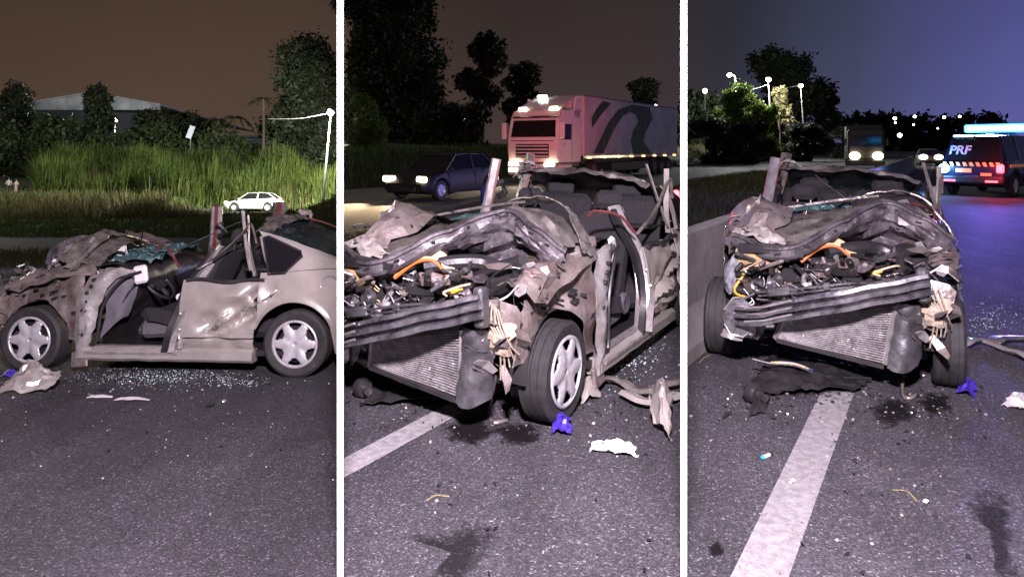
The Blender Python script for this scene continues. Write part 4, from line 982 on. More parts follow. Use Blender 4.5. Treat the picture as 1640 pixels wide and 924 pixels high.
# median and verge of the other two sites
inM = lambda x, y: RB < x / y < -RB
inR = lambda x, y: -RA < x / y < 0.9
def nt_pts(n, n0, n1, t0, t1, cond, zf=mz):
    a = rg.uniform(n0, n1, n); b = rg.uniform(t0, t1, n); x = NR.x * a + FW.x * b; y = NR.y * a + FW.y * b
    k = np.array([cond(u, w) for u, w in zip(x, y)]); x, y = x[k], y[k]
    return np.stack([x, y, [zf(u, w) for u, w in zip(x, y)]], 1)
p = nt_pts(30000, -9.1, -4.2, 2, 30, inM)
blades('median_grass', p, rg.uniform(.06, .22, len(p)), .009, M_med, 11, .8, 'patchy grass of the median behind the wreck near the lorry', 'grass')
p = nt_pts(26000, -10.3, -2.0, 7, 46, inR)
blades('median_grass', p, rg.uniform(.08, .26, len(p)), .012, M_med, 12, .8, 'dark grass of the median beyond the long concrete barrier', 'grass')
p = nt_pts(16000, -25.5, -19.6, 4, 60, inM)
blades('far_verge_grass', p, rg.uniform(.2, .6, len(p)), .022, M_gra, 13, .7, 'green grass bank across the road left of the lorry', 'grass')
p = nt_pts(15000, -25, -20.4, 20, 140, inR)
blades('far_verge_grass', p, rg.uniform(.2, .7, len(p)), .03, M_dry, 14, .7, 'pale dry grass strip along the far road under the street lamps', 'grass')

# ---- trees of the left site
LT = 'trees on the skyline of the bank'
def lbase(px, y, dz=-.3):
    x = (px - 820) / FPX * y; return (x, y, lz(x, y) + dz)
def ltree(label, px, y, top_py, wpx, seed, n=11000, size=.24, m=M_leaf, lo=0.05):
    b = lbase(px, y); s = y / FPX; H = LP(px, top_py, y).z - b[2]; w = wpx * s / 2
    rd = random.Random(seed); bl = []
    for k in range(9):
        f = lo + (1 - lo) * (k + .5) / 9
        bl.append((rd.uniform(-.6, .6) * w * (1 - .35 * f), rd.uniform(-1, 1), H * f, w * rd.uniform(.35, .75), w * .6, H * rd.uniform(.12, .22)))
    bl.append((0, 0, H * .9, w * .4, w * .4, H * .12))
    return tree('broadleaf_tree', label, 'tree', b, bl, n, size, m, ML, LT, .18, seed)
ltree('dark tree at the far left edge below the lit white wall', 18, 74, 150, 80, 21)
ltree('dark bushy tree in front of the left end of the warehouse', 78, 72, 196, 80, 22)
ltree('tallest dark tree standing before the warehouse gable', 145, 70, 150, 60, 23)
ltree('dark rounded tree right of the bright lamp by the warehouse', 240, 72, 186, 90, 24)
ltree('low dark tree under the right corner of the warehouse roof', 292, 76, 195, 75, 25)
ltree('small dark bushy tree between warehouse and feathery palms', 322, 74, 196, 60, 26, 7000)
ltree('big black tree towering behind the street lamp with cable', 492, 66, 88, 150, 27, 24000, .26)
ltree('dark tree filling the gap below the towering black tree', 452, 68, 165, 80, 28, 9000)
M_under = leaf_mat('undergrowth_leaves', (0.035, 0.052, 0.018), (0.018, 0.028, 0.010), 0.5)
for i, (px, w, tp, lab) in enumerate(((50, 150, 186, 'dark scrub at the far left above the tall grass'), (175, 190, 200, 'dark scrub below the bright lamp near the warehouse'), (300, 130, 200, 'dark scrub under the palms, left part'), (400, 150, 218, 'dark scrub between the palms and the towering tree'))):
    b = lbase(px, 69); H = LP(px, tp, 69).z - b[2]; w_ = w * 69 / FPX / 2
    tree('scrub_bush', lab, 'bush', b, [(q * w_, 0, H * (.42 + .12 * math.sin(q * 9 + i)), w_ * .36, 1.2, H * .48) for q in (-.8, -.3, .25, .75)], 9000, .24, M_under, ML, 'scrub on the bank', .08, 60 + i)
def palm(label, px, y, top_py, crown_px, seed, M=ML, base=None, m=M_palm, n=13, group='palm trees on the bank'):
    rd = random.Random(seed); b = base if base is not None else lbase(px, y); s = y / FPX
    H = (LP(px, top_py, y).z if M is not None else P(px, top_py, y).z) - b[2]; L = crown_px * s / 2
    t = empty('palm_tree', b, 0, label, 'palm', group, M)
    q = MB(); q.tube(catmull([(0, 0, -.2), (.15, 0, H * .5), (0, 0, H)], 8), [.17 - .008 * i for i in range(9)], 8); q.build('trunk', M_bark, t, smooth=60)
    for k in range(n):
        a = 2 * math.pi * k / n + rd.uniform(-.2, .2); up = rd.uniform(.1, .75); ln = L * rd.uniform(.8, 1.1); b2 = MB()
        d = Vector((math.cos(a), math.sin(a), 0)); sd = Vector((-math.sin(a), math.cos(a), 0)); pts = []
        for j in range(9):
            u = j / 8; pts.append(Vector((0, 0, H)) + d * (ln * u) + Vector((0, 0, ln * (up * u - (up + .55) * u * u))))
        b2.tube(pts, .03, 4)
        for j in range(1, 9):
            for g in (-1, 1):
                for e in (0, .5):
                    c = pts[j].lerp(pts[j - 1], e); l2 = ln * .22 * (1 - .5 * j / 9); tip = c + sd * g * l2 * .75 + d * l2 * .5 - Vector((0, 0, l2 * .55))
                    b2.add([c - d * .05, c + d * .05, tip], [(0, 1, 2)])
        b2.build('frond', m, t)
palm('feathery palm left of the pair beside the dark roof', 345, 70, 192, 56, 31)
palm('feathery palm right of the pair beside the dark roof', 372, 71, 188, 58, 32)
palm('slender tall palm leaning out of the towering black tree', 417, 64, 158, 46, 33)

# ---- trees of the middle and right sites
def mbase(px, Y, dz=-.3):
    x = (px - 820) / FPX * Y; return (x, Y, mz(x, Y) + dz)
def mtree(label, px, Y, top_py, wpx, seed, n=5000, size=.3, m=M_leaf, lo=.3, k=30, nb=11, group='trees beyond the far road', tr=.22, spread=.9):
    b = mbase(px, Y); s = Y / FPX; H = P(px, top_py, Y).z - b[2]; w = wpx * s / 2; rd = random.Random(seed); bl = []
    for q in range(nb):
        f = lo + (1 - lo) * (q + .5) / nb
        bl.append((rd.uniform(-.6, .6) * w * (1 - .25 * f), rd.uniform(-1, 1), H * f, w * rd.uniform(.32, .72), w * .6, H * (1 - lo) * rd.uniform(.10, .2)))
    bl.append((0, 0, H * .92, w * .45, w * .4, H * .09))
    return tree('broadleaf_tree', label, 'tree', b, bl, n, size, m, None, group, tr, seed, k, spread)
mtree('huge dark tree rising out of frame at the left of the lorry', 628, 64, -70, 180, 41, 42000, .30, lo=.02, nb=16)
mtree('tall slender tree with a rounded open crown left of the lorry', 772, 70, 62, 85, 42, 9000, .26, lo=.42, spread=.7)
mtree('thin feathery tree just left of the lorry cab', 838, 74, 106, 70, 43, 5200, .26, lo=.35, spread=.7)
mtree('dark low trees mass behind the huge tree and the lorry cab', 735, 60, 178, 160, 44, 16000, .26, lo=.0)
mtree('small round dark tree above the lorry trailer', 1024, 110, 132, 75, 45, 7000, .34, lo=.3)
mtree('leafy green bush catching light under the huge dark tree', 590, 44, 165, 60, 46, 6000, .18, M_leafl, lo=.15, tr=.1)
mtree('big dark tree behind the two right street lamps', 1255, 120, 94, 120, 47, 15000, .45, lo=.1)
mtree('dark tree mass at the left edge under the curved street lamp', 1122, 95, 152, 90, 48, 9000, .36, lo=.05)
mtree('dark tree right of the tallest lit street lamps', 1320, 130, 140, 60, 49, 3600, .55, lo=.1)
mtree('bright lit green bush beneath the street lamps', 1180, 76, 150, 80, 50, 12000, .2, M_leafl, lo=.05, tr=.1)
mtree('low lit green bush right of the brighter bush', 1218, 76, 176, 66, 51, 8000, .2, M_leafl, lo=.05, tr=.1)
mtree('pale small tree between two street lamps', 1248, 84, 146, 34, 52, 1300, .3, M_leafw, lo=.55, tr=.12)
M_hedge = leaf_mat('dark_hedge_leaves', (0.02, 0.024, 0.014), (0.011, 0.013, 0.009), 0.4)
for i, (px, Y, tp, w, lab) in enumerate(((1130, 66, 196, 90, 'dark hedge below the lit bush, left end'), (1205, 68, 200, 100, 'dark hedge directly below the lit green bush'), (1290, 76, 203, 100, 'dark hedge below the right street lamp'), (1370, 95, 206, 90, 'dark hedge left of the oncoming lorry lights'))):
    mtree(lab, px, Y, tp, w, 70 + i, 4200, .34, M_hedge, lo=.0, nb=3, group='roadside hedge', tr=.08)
for i, (px, Y, tp, w, lab) in enumerate(((1385, 240, 180, 60, 'far tree line clump above the left oncoming lights'), (1430, 250, 179, 70, 'far dark trees in the distance left of centre lights'), (1490, 250, 184, 70, 'far dark trees right of the distant lights'), (1560, 260, 182, 90, 'far dark trees behind the patrol car roof'))):
    x = (px - 820) / FPX * Y; b = (x, Y, 0); H = P(px, tp, Y).z; w2 = w * Y / FPX / 2
    tree('distant_tree', lab, 'tree', b, [(q * w2, 0, H * .5, w2 * .45, 3, H * .48) for q in (-.7, -.2, .3, .75)], 2200, 1.1, M_hedge, None, 'distant tree line', .3, 80 + i)
# ================================================================== lamps and wires
M_pole = mat('galvanised_pole', (0.20, 0.205, 0.20), 0.6, 0.2, var=.1)
M_lampw = mat('lit_lamp_white', (1, 1, 1), emit=(1.0, 1.0, 0.98), estr=14)
M_lampwarm = mat('lit_headlamp', (1, 1, 1), emit=(1.0, 0.80, 0.52), estr=14)
M_amber = mat('amber_marker', (1, .5, .1), emit=(1.0, 0.55, 0.22), estr=4)
M_redm = mat('red_lamp_lit', (1, .1, .1), emit=(1.0, 0.08, 0.10), estr=5)
M_blue = mat('blue_beacon_lit', (0, .3, 1), emit=(0.02, 0.36, 1.0), estr=9)
M_cyan = mat('blue_beacon_core', (.4, .8, 1), emit=(0.35, 0.85, 1.0), estr=12)
M_pinkl = mat('pink_sign_lit', (1, .3, .8), emit=(0.85, 0.12, 0.62), estr=.7)
M_shadowp = mat('darkened_pole', (.03, .027, .024), .9)  # pole colour darkened so nearby lamplight hardly shows on it
M_wire = mat('overhead_cable', (0.25, 0.26, 0.25), 0.6)

def street_lamp(label, base, head, M=None, power=0, col=(1, 1, .96), glob=.33, arm='straight', group='lit street lamps', pole=None, aim=None):
    base, head = Vector(base), Vector(head); t = empty('street_lamp', base, 0, label, 'street lamp', group, M)
    h = head - base; b = MB()
    if arm == 'curved': pts = catmull([(0, 0, 0), (0, 0, h.z * .75), (h.x * .15, h.y * .2, h.z * .95), (h.x, h.y, h.z + .05)], 12)
    else: pts = [(0, 0, 0), (h.x * .5, h.y * .5, h.z * .5), (h.x, h.y, h.z)]
    b.tube(pts, [.09 - .04 * i / (len(pts) - 1) for i in range(len(pts))], 8); b.build('pole', pole or M_pole, t, smooth=60)
    b = MB(); b.box(h + Vector((0, 0, .12)), (.35, .7, .14), None, .05); hd = b.build('lamp_head', M_pole, t)
    b = MB(); b.ball(h + Vector((0, -.1, -.06)), glob, 16, (1, 1, .8)); b.build('lamp_globe', M_lampw, hd, smooth=60)
    if power:
        l = lamp('street_lamp_light', 'SPOT' if aim else 'POINT', (0, 0, 0), power, col, .3, None, R(118), .6); l.parent = t
        if aim: l.rotation_euler = Vector(aim).to_track_quat('-Z', 'Y').to_euler()
        l.location = h + Vector((0, -1.6, -.3))
    return t
hd_ = LP(530, 180, 47); bx_ = LP(517, 300, 47)
street_lamp('bright street lamp on a thin pole beside the towering black tree', (bx_.x, 47, lz(bx_.x, 47)), (hd_.x, 47, hd_.z), ML, 46000, (1, 1, .88), .24, aim=(-12, 11, -6))
h2 = LP(185, 192, 90)
street_lamp('bright round lamp shining among the trees before the warehouse', (h2.x, 90, lz(h2.x, 90)), (h2.x, 90, h2.z), ML, 14000, (.95, .98, 1), .42, pole=M_shadowp)
# added unseen fill light, brightening the left part of the bank
lamp('bank_fill_light', 'POINT', ML @ Vector((-42, 46, lz(-42, 46) + 8.5)), 9000, (1, 1, .90), .3)
for px, py, Y, by, arm, lab, pw in ((1168, 120, 82, 182, 'curved', 'curved street lamp, leftmost of the three above the lit bush', 11000), (1230, 127, 80, 190, 'straight', 'middle and brightest of the three street lamps', 6000), (1282, 137, 88, 198, 'straight', 'right street lamp of the three, with cables at its head', 3000)):
    hp_ = P(px, py, Y); bp_ = P(px + (10 if arm == 'curved' else 4), by, Y)
    street_lamp(lab, bp_, hp_, None, pw, (1, 1, .95), .30, arm)
def cable(label, pts, M=None, r=.03):
    b = MB(); b.tube(catmull(pts, 16), r, 5); o = b.build('overhead_cable', M_wire); tag(o, label, 'cable', 'overhead cables')
    if M is not None: o.matrix_world = M
cable('thin overhead cable reaching left from the street lamp', [LP(530, 181, 47), LP(480, 190, 50), LP(430, 191, 53)], ML)
cable('short bright cable left of the middle street lamp', [P(1229, 136, 80), P(1212, 142, 82), P(1195, 144, 84)], None, .05)
cable('short cable running left from the right street lamp', [P(1281, 137, 88), P(1272, 139, 90), P(1264, 140, 92)], None, .05)
# small far lights
def far_light(label, p, r, m, M=None):
    t = empty('distant_lamp', p, 0, label, 'lamp', 'distant lights', M)
    b = MB(); b.ball((0, 0, 0), r, 10); b.build('bulb', m, t, smooth=60)
    b = MB(); b.tube([(0, 0, -.2), (0, 0, -r * 8)], r * .2, 6); b.build('pole', M_shadowp, t)
for px, py, Y, r, m, lab in ((744, 179, 58, .13, M_lampwarm, 'upper of two small warm lights in the dark trees'), (745, 191, 58, .17, M_lampwarm, 'lower of two small warm lights in the dark trees'),
                             (1050, 171, 90, .28, M_lampw, 'small white light over the lorry trailer roof'), (1129, 146, 90, .32, M_lampw, 'small white lamp among the dark trees at the left edge'),
                             (1433, 190, 210, .5, M_lampw, 'distant white light, upper left of the row'), (1434, 197, 210, .3, M_lampw, 'distant white light just below another'), (1465, 187, 210, .42, M_lampw, 'distant white light in the middle of the row'),
                             (1512, 188, 210, .42, M_lampw, 'distant white light right of the row'), (1537, 187, 210, .36, M_lampw, 'distant white light nearest the patrol car roof'), (1441, 217, 150, .45, M_lampw, 'white light low over the distant road'),
                             (1463, 200, 200, .25, M_lampw, 'faint distant light under the middle one'), (1502, 206, 190, .22, M_lampw, 'faint distant light beside the oncoming car')):
    far_light(lab, P(px, py, Y), r, m)
b = MB(); s0 = P(1333, 165, 150); b.box(s0, (2.4, .3, .9), None, .05); o = b.build('roadside_sign', M_pinkl)
b = MB(); b.tube([s0 - Vector((0, 0, .4)), (s0.x, s0.y, 2.5)], .12, 6)
t = empty('lit_sign', (0, 0, 0), 0, 'small glowing pink sign far along the road', 'sign'); o.parent = t; b.build('post', M_pole, t)

# ================================================================== buildings of the left site
M_shed = mat('warehouse_cladding', (0.42, 0.43, 0.44), 0.7, col2=(0.20, 0.21, 0.22), vscale=.4)
M_shedd = mat('dark_gable_opening', (0.035, 0.036, 0.04), 0.8)
Yw = 112; sw = Yw / FPX
wh = empty('warehouse', (0, 0, 0), 0, 'long pale warehouse with a low pitched roof behind the trees', 'building', None, ML)
pk, le, re_ = LP(148, 148, Yw), LP(48, 165, Yw), LP(258, 168, Yw)
zb = lz(pk.x, Yw) - 1
b = MB(); b.add([(le.x, Yw, zb), (re_.x, Yw, zb), (re_.x, Yw, re_.z - 1.6), (le.x, Yw, le.z - .9)], [(0, 1, 2, 3)]); b.build('wall', M_shedd, wh)
npan = 14
for k in range(npan):                                          # gable cladding sheets
    xa, xb = le.x + (re_.x - le.x) * k / npan, le.x + (re_.x - le.x) * (k + 1) / npan - .05
    zt = lambda x: pk.z + (le.z - pk.z) * (pk.x - x) / (pk.x - le.x) if x < pk.x else pk.z + (re_.z - pk.z) * (x - pk.x) / (re_.x - pk.x)
    b = MB(); b.prism([(xa, le.z - 1.2), (xb, le.z - 1.2), (xb, max(zt(xb), le.z - 1.1)), (xa, max(zt(xa), le.z - 1.1))], 'y', Yw - .12 - .03 * (k % 2), Yw - .04); b.build('cladding_panel', M_shed, wh)
for a, c in ((le, pk), (pk, re_)):
    b = MB(); b.add([(a.x, Yw - .5, a.z + .05), (c.x, Yw - .5, c.z + .05), (c.x, Yw + 41, c.z + .05), (a.x, Yw + 41, a.z + .05), (a.x, Yw - .5, a.z - .2), (c.x, Yw - .5, c.z - .2), (c.x, Yw + 41, c.z - .2), (a.x, Yw + 41, a.z - .2)], [(0, 1, 2, 3), (7, 6, 5, 4), (0, 4, 5, 1), (1, 5, 6, 2), (2, 6, 7, 3), (3, 7, 4, 0)]); b.build('roof_slope', M_shed, wh)
c1 = LP(400, 222, 95); b = MB(); b.box((c1.x, 98, c1.z - 2.5), (9, 8, 5)); hs = b.build('house', mat('dark_house_wall', (.05, .055, .08), .8)); hs.matrix_world = ML
tag(hs, 'low dark blue-grey building behind the palms', 'building')
b = MB(); b.box((c1.x, 98, c1.z + .15), (9.6, 8.6, .3)); b.build('roof', M_shedd, hs)
w0 = LP(14, 163, 85); b = MB(); b.box((w0.x, 85, w0.z), (1.6, .2, 1.6)); lw = b.build('glowing_wall', mat('glowing_wall_panel', (.8, .85, .9), emit=(.75, .85, 1.0), estr=.9)); lw.matrix_world = ML  # the light on this wall is put into its material as emission
tag(lw, 'small white wall panel glowing by itself, high at the left edge', 'wall')
b = MB(); b.box((w0.x, 85.3, w0.z - 3.2), (2.2, .3, 8.2)); b.build('wall', M_shedd, lw)
sg = LP(305, 212, 68)
t = empty('billboard', (sg.x, 68, lz(sg.x, 68)), 0, 'small pale tilted board on a post near the palms', 'sign', None, ML); hz = sg.z - lz(sg.x, 68)
b = MB(); b.box((0, 0, hz), (.5, .08, 1.3), (0, .3, .5)); b.build('board', mat('pale_board', (.45, .5, .6), .6), t); b = MB(); b.tube([(0, 0.1, 0), (0, 0.1, hz)], .05, 6); b.build('post', M_pole, t)

# ================================================================== vehicles
M_carw = mat('white_car_paint', (0.46, 0.46, 0.45), 0.3, coat=.6)
M_carb = mat('black_car_paint', (0.010, 0.010, 0.010), 0.6)
M_carg = mat('dark_blue_police_paint', (0.010, 0.013, 0.035), 0.28, coat=.7)
M_chrome = mat('chrome', (.7, .7, .7), .15, 1.0)
def small_wheel(parent, x, y, r, w, side, hub=M_hub):
    t = empty('wheel', (x, y, r)); t.parent = parent
    b = MB(); b.lathe([(r * .62, -w / 2), (r * .93, -w / 2), (r, -w * .35), (r, w * .35), (r * .93, w / 2), (r * .62, w / 2)], (0, 0, 0), 'y', 26); b.build('tyre', M_rub, t, smooth=40)
    b = MB(); s = side
    b.lathe([(r * .62, s * w * .45), (r * .55, s * w * .3), (.001, s * w * .36)], (0, 0, 0), 'y', 20)
    for k in range(5):
        a = 2 * math.pi * k / 5; b.box((r * .36 * math.cos(a), s * w * .40, r * .36 * math.sin(a)), (r * .5, .03, r * .16), (0, -a, 0))
    b.build('rim', hub, t)
def car(name, label, M, paint, L=4.0, W=1.72, Hb=.92, Hr=1.46, prof=None, glass=None, r=.30, fa=.80, ra=.72, group=None, cat='car', lamps=True, sill=.2):
    """x forward, nose at +L/2; prof: belt heights, glass: (windscreen base, roof front, roof rear, rear base) as fractions from the nose"""
    t = empty(name, (0, 0, 0), 0, label, cat, group); t.matrix_world = M
    fx, rx = L / 2 - fa, -L / 2 + ra
    st = np.linspace(0, 1, 45); rows = []
    for u in st:
        x = L / 2 - L * u
        zb = float(np.interp(u, *prof)); w = W / 2 * (1 - .16 * max(0, (0.10 - u) / .10) ** 2 - .10 * max(0, (u - .93) / .07) ** 2)
        zl = sill + .10 * max(0, (.05 - u) / .05) + .14 * max(0, (u - .95) / .05); 
        for ax in (fx, rx):
            if abs(x - ax) < r * 1.16: zl = max(zl, r + math.sqrt((r * 1.16) ** 2 - (x - ax) ** 2))
        zl = min(zl, zb - .05)
        half = [(0, zl), (w * .93, zl), (w * .985, zl + (zb - zl) * .12), (w, zl + (zb - zl) * .5), (w * .97, zl + (zb - zl) * .86), (w * .90, zb), (w * .6, zb + .012), (0, zb + .02)]
        rows.append([(x, y, z) for y, z in half] + [(x, -y, z) for y, z in half[-2:0:-1]])
    b = MB(); b.grid(rows, 0, True); b.f.append(tuple(range(14))); b.f.append(tuple(len(b.v) - 14 + k for k in range(13, -1, -1))); b.m += [0, 0]; b.build('body', paint, t, smooth=38)
    g0, g1, g2, g3 = [L / 2 - L * q for q in glass]
    def sec(x, z, wb, wr): return [(x, y, z2) for y, z2 in ((-wb, z[0]), (-wr, z[1]), (wr, z[1]), (wb, z[0]))]
    zb0 = float(np.interp(glass[0], *prof)); zb3 = float(np.interp(glass[3], *prof)); zbm = float(np.interp(.5, *prof))
    wb, wr = W / 2 * .90, W / 2 * .70
    b = MB(); b.grid([sec(g0, (zb0 - .02, zb0 + .01), wb, wb * .96), sec(g1, (zbm - .02, Hr - .05), wb, wr), sec((g1 + g2) / 2, (zbm - .02, Hr - .02), wb, wr), sec(g2, (zbm - .02, Hr - .06), wb, wr * .97), sec(g3, (zb3 - .02, zb3 + .03), wb * .97, wb * .92)], 0)
    b.build('windows', M_win, t)
    b = MB(); b.patch([[(g1 + .10, y * wr * .98, Hr - .055 - .02 * abs(y)) for y in (-1.04, -.5, 0, .5, 1.04)], [((g1 + g2) / 2, y * wr, Hr + .005 - .03 * abs(y)) for y in (-1.04, -.5, 0, .5, 1.04)], [(g2 - .10, y * wr * .96, Hr - .055 - .02 * abs(y)) for y in (-1.04, -.5, 0, .5, 1.04)]], 8, 8, 0, 1, .03); b.build('roof', paint, t, smooth=40)
    for s in (-1, 1):
        for pts in ([(g0, s * wb * .97, zb0), (g1, s * wr * 1.01, Hr - .05)], [(g3, s * wb * .93, zb3 + .02), (g2, s * wr * .99, Hr - .06)], [((g1 + g2) / 2 - .02, s * (wb + .004), zbm), ((g1 + g2) / 2 - .04, s * wr * 1.01, Hr - .03)]):
            b = MB(); b.sweep(pts, [(-.045, -.02), (.045, -.02), (.045, .025), (-.045, .025)]); b.build('pillar', paint, t)
        b = MB(); b.box((g0 - .10, s * (W / 2 + .07), zb0 + .06), (.10, .18, .12), None, .03); b.build('mirror', paint, t)
        for ax in (fx, rx):
            small_wheel(t, ax, s * (W / 2 - .11), r, .2, s)
            b = MB(); b.lathe([(r * 1.15, -.1), (r * 1.15, .085)], (ax, s * (W / 2 - .11), r), 'y', 20, math.pi); b.build('wheel_arch', M_liner, t)
        b = MB(); b.box((g1 - .35, s * (W / 2 + .004), zbm - .17), (.16, .03, .03), None, .01); b.build('door_handle', paint, t)
        for xq in (g0 - .12, (g1 + g2) / 2 - .05):
            b = MB(); b.box((xq, s * (W / 2 * .995), (zbm + sill) / 2 + .05), (.012, .012, zbm - sill - .25)); b.build('door_gap', M_dark, t)
    b = MB(); b.box((L / 2 - .015, 0, .36), (.06, W * .55, .16), None, .02); b.build('grille', M_blk, t)
    b = MB(); b.box((-L / 2 + .01, 0, .62), (.02, .42, .12)); b.build('number_plate', M_wplas, t)
    return t
def pose(x, y, z, deg, M=None):
    m = Matrix.Translation((x, y, z)) @ Matrix.Rotation(R(deg), 4, 'Z'); return M @ m if M is not None else m
def head_lamps(t, L, W, z, m, size=(.10, .26, .14), x=None, power=0, aim=(14, 0, -.5), col=(1, .84, .6)):
    for s in (-1, 1):
        b = MB(); b.box(((L / 2 - .10) if x is None else x, s * W * .37, z), size, (0, 0, -s * .25), .04); b.build('headlamp', m, t, smooth=50)
        if power:
            l = lamp('headlamp_light', 'SPOT', (0, 0, 0), power, col, .06, None, R(58), .7); l.parent = t; l.location = (L / 2 + .15, s * W * .37, z)
            l.rotation_euler = Vector(aim).to_track_quat('-Z', 'Y').to_euler()
HATCH = ((0, .04, .10, .28, .5, .8, .95, 1), (.52, .66, .74, .90, .93, .98, 1.0, .80)); HG = (.26, .44, .80, .97)
wc = LP(407, 334, 53); wcar = car('white_hatchback', 'white hatchback parked on the bank in front of the tall grass', pose(wc.x, 53, lz(wc.x, 53) + .02, 180, ML), M_carw, 4.05, 1.72, prof=HATCH, glass=HG, r=.31)
head_lamps(wcar, 4.05, 1.72, .68, M_lampwarm, (.12, .30, .16))
for s in (-1, 1): b = MB(); b.box((-1.96, s * .66, .88), (.10, .2, .24), None, .04); b.build('tail_lamp', M_redl, wcar)
def on_road(px, Y): return ((px - 820) / FPX * Y, Y)
hdv = -90 - 32                                     # nose towards the viewer down the highway
bx, by = on_road(712, 22.5)
bc = car('black_hatchback', 'black car with bright headlights driving on the far road left of the lorry', pose(bx, by, 0.005, hdv), M_carb, 4.1, 1.74, prof=HATCH, glass=HG, r=.31)
head_lamps(bc, 4.1, 1.74, .66, M_lampwarm, (.14, .42, .17), power=3200, aim=(14, 2, -.9), col=(1, .72, .42))
for s in (-1, 1): b = MB(); b.box((2.0, s * .62, .40), (.06, .2, .06), None, .02); b.build('fog_lamp', M_amber, bc)

# ---- oncoming vehicles on the right site
def lorry_front(name, label, M, paint, H=2.9, W=2.3):
    t = empty(name, (0, 0, 0), 0, label, 'truck'); t.matrix_world = M
    b = MB(); b.box((-.9, 0, H / 2 + .35), (1.9, W, H - .7), None, .14); b.build('cab', paint, t)
    b = MB(); b.box((.06, 0, H * .70), (.05, W * .84, H * .26), None, .03); b.build('windscreen', M_win, t)
    b = MB(); b.box((.10, 0, .52), (.22, W, .42), None, .06); b.build('bumper', M_blk, t)
    b = MB(); b.box((-3.9, 0, 1.95), (4.0, W * 1.02, 2.5), None, .04); b.build('cargo_box', paint, t)
    b = MB(); b.box((-3.2, 0, .55), (5.4, .8, .2)); b.build('chassis', M_blk, t)
    for s in (-1, 1):
        for x in (-.8, -4.6): small_wheel(t, x, s * (W / 2 - .14), .42, .26, s)
        b = MB(); b.box((-.1, s * (W / 2 + .16), H * .68), (.1, .2, .5), None, .04); b.build('mirror', M_blk, t)
    return t
M_grey = mat('dull_grey_paint', (.05, .047, .05), .6)
q = P(1387, 228, 48)
lv = lorry_front('delivery_truck', 'oncoming truck with glaring warm headlights beyond the wreck', pose(q.x, q.y, 0, hdv + 8), M_grey)
for s in (-1, 1):
    b = MB(); b.ball((.24, s * .72, 1.0), .27, 14, (.4, 1.3, 1)); b.build('headlamp', M_lampwarm, lv, smooth=60)
    l = lamp('headlamp_light', 'SPOT', (0, 0, 0), 4200, (1, .76, .48), .1, None, R(60), .6); l.parent = lv; l.location = (.6, s * .8, .9); l.rotation_euler = Vector((14, 0, -.7)).to_track_quat('-Z', 'Y').to_euler()
q = P(1487, 217, 60)
oc = car('silver_hatchback', 'oncoming car with glaring headlights left of the patrol car', pose(q.x, q.y, 0, hdv + 6), M_grey, 4.0, 1.72, prof=HATCH, glass=HG, r=.31)
for s in (-1, 1): b = MB(); b.ball((2.02, s * .56, .76), .22, 12, (.4, 1.5, 1)); b.build('headlamp', M_lampwarm, oc, smooth=60)

# ---- patrol car
SUV = ((0, .03, .08, .28, .5, .8, .95, 1), (.70, .92, 1.0, 1.12, 1.16, 1.18, 1.18, 1.0)); SG = (.25, .38, .90, .985)
q = P(1596, 306, 24.0)
pc = car('patrol_car', 'dark patrol car with blue roof lights seen from behind', pose(q.x, q.y, .005, 90 - 32 - 20), M_carg, 4.7, 1.95, prof=SUV, glass=SG, r=.37, Hr=2.05, fa=.95, ra=.95, sill=.32, cat='police car')
b = MB(); b.box((.0, 0, 2.28), (.5, 1.85, .28), None, .05); lb = b.build('light_bar', M_blue, pc, smooth=50)
b = MB(); b.box((-.27, 0, 2.28), (.06, 1.70, .18), None, .03); b.build('light_core', M_cyan, lb)
b = MB(); b.box((.0, 0, 2.11), (.3, 1.1, .09)); b.build('bar_mount', M_blk, lb)
b = MB(); b.box((-1.98, .35, 2.0), (.06, .6, .06), None, .02); b.build('high_brake_lamp', M_cyan, pc)
M_yst = mat('yellow_reflective_glow', (.75, .38, .10), .5, emit=(1, .35, .25), estr=.12)  # weak emission stands for light thrown back by stripes and plates
for k in range(9):
    b = MB(); b.prism([(-.84 + k * .19, 1.0), (-.74 + k * .19, 1.0), (-.69 + k * .19, 1.13), (-.79 + k * .19, 1.13)], 'x', -2.372, -2.352); b.build('chevron_stripe', M_yst, pc)
for s in (-1, 1):
    b = MB(); b.box((-.2, s * .985, 1.02), (3.6, .012, .10)); b.build('side_stripe', M_yst, pc)
    b = MB(); b.box((-2.33, s * .80, .93), (.10, .22, .30), None, .05); b.build('tail_lamp', M_redm if s < 0 else M_redl, pc)
b = MB(); b.ball((-2.42, .78, .92), .16, 12); b.build('grille_beacon', M_cyan, pc, smooth=60)
b = MB(); b.box((-2.36, 0, .55), (.16, 1.85, .24), None, .05); b.build('rear_bumper', M_blk, pc)
b = MB(); b.box((-2.365, .22, .86), (.02, .46, .14)); b.build('reflective_plate', M_yst, pc)
for s in (-1, 1): b = MB(); b.box((-2.45, s * .6, .52), (.02, .34, .06)); b.build('glowing_bumper_reflector', M_redm, pc)  # reflectors given the lit-lamp material, so the returned light is a glow
M_prf = mat('pale_lettering', (.62, .60, .66), .5)
text('lettering', 'PRF', .40, M_prf, pc, Matrix(((0, 0, -1, -2.235), (-1, 0, 0, .38), (0, 1, 0, 1.52), (0, 0, 0, 1))) @ Matrix.Rotation(R(-12), 4, 'X'), .15, .004, .012)
b = MB(); b.box((-2.368, -.42, .74), (.02, .30, .09)); b.build('red_reflector_plate', M_yst, pc)
l = lamp('beacon_light', 'SPOT', (0, 0, 0), 6500, (.20, .16, 1.0), .5, None, R(88), .5); l.parent = pc; l.location = (-.6, 0, 2.4); l.rotation_euler = Vector((-1, 0, -.12)).to_track_quat('-Z', 'Y').to_euler()
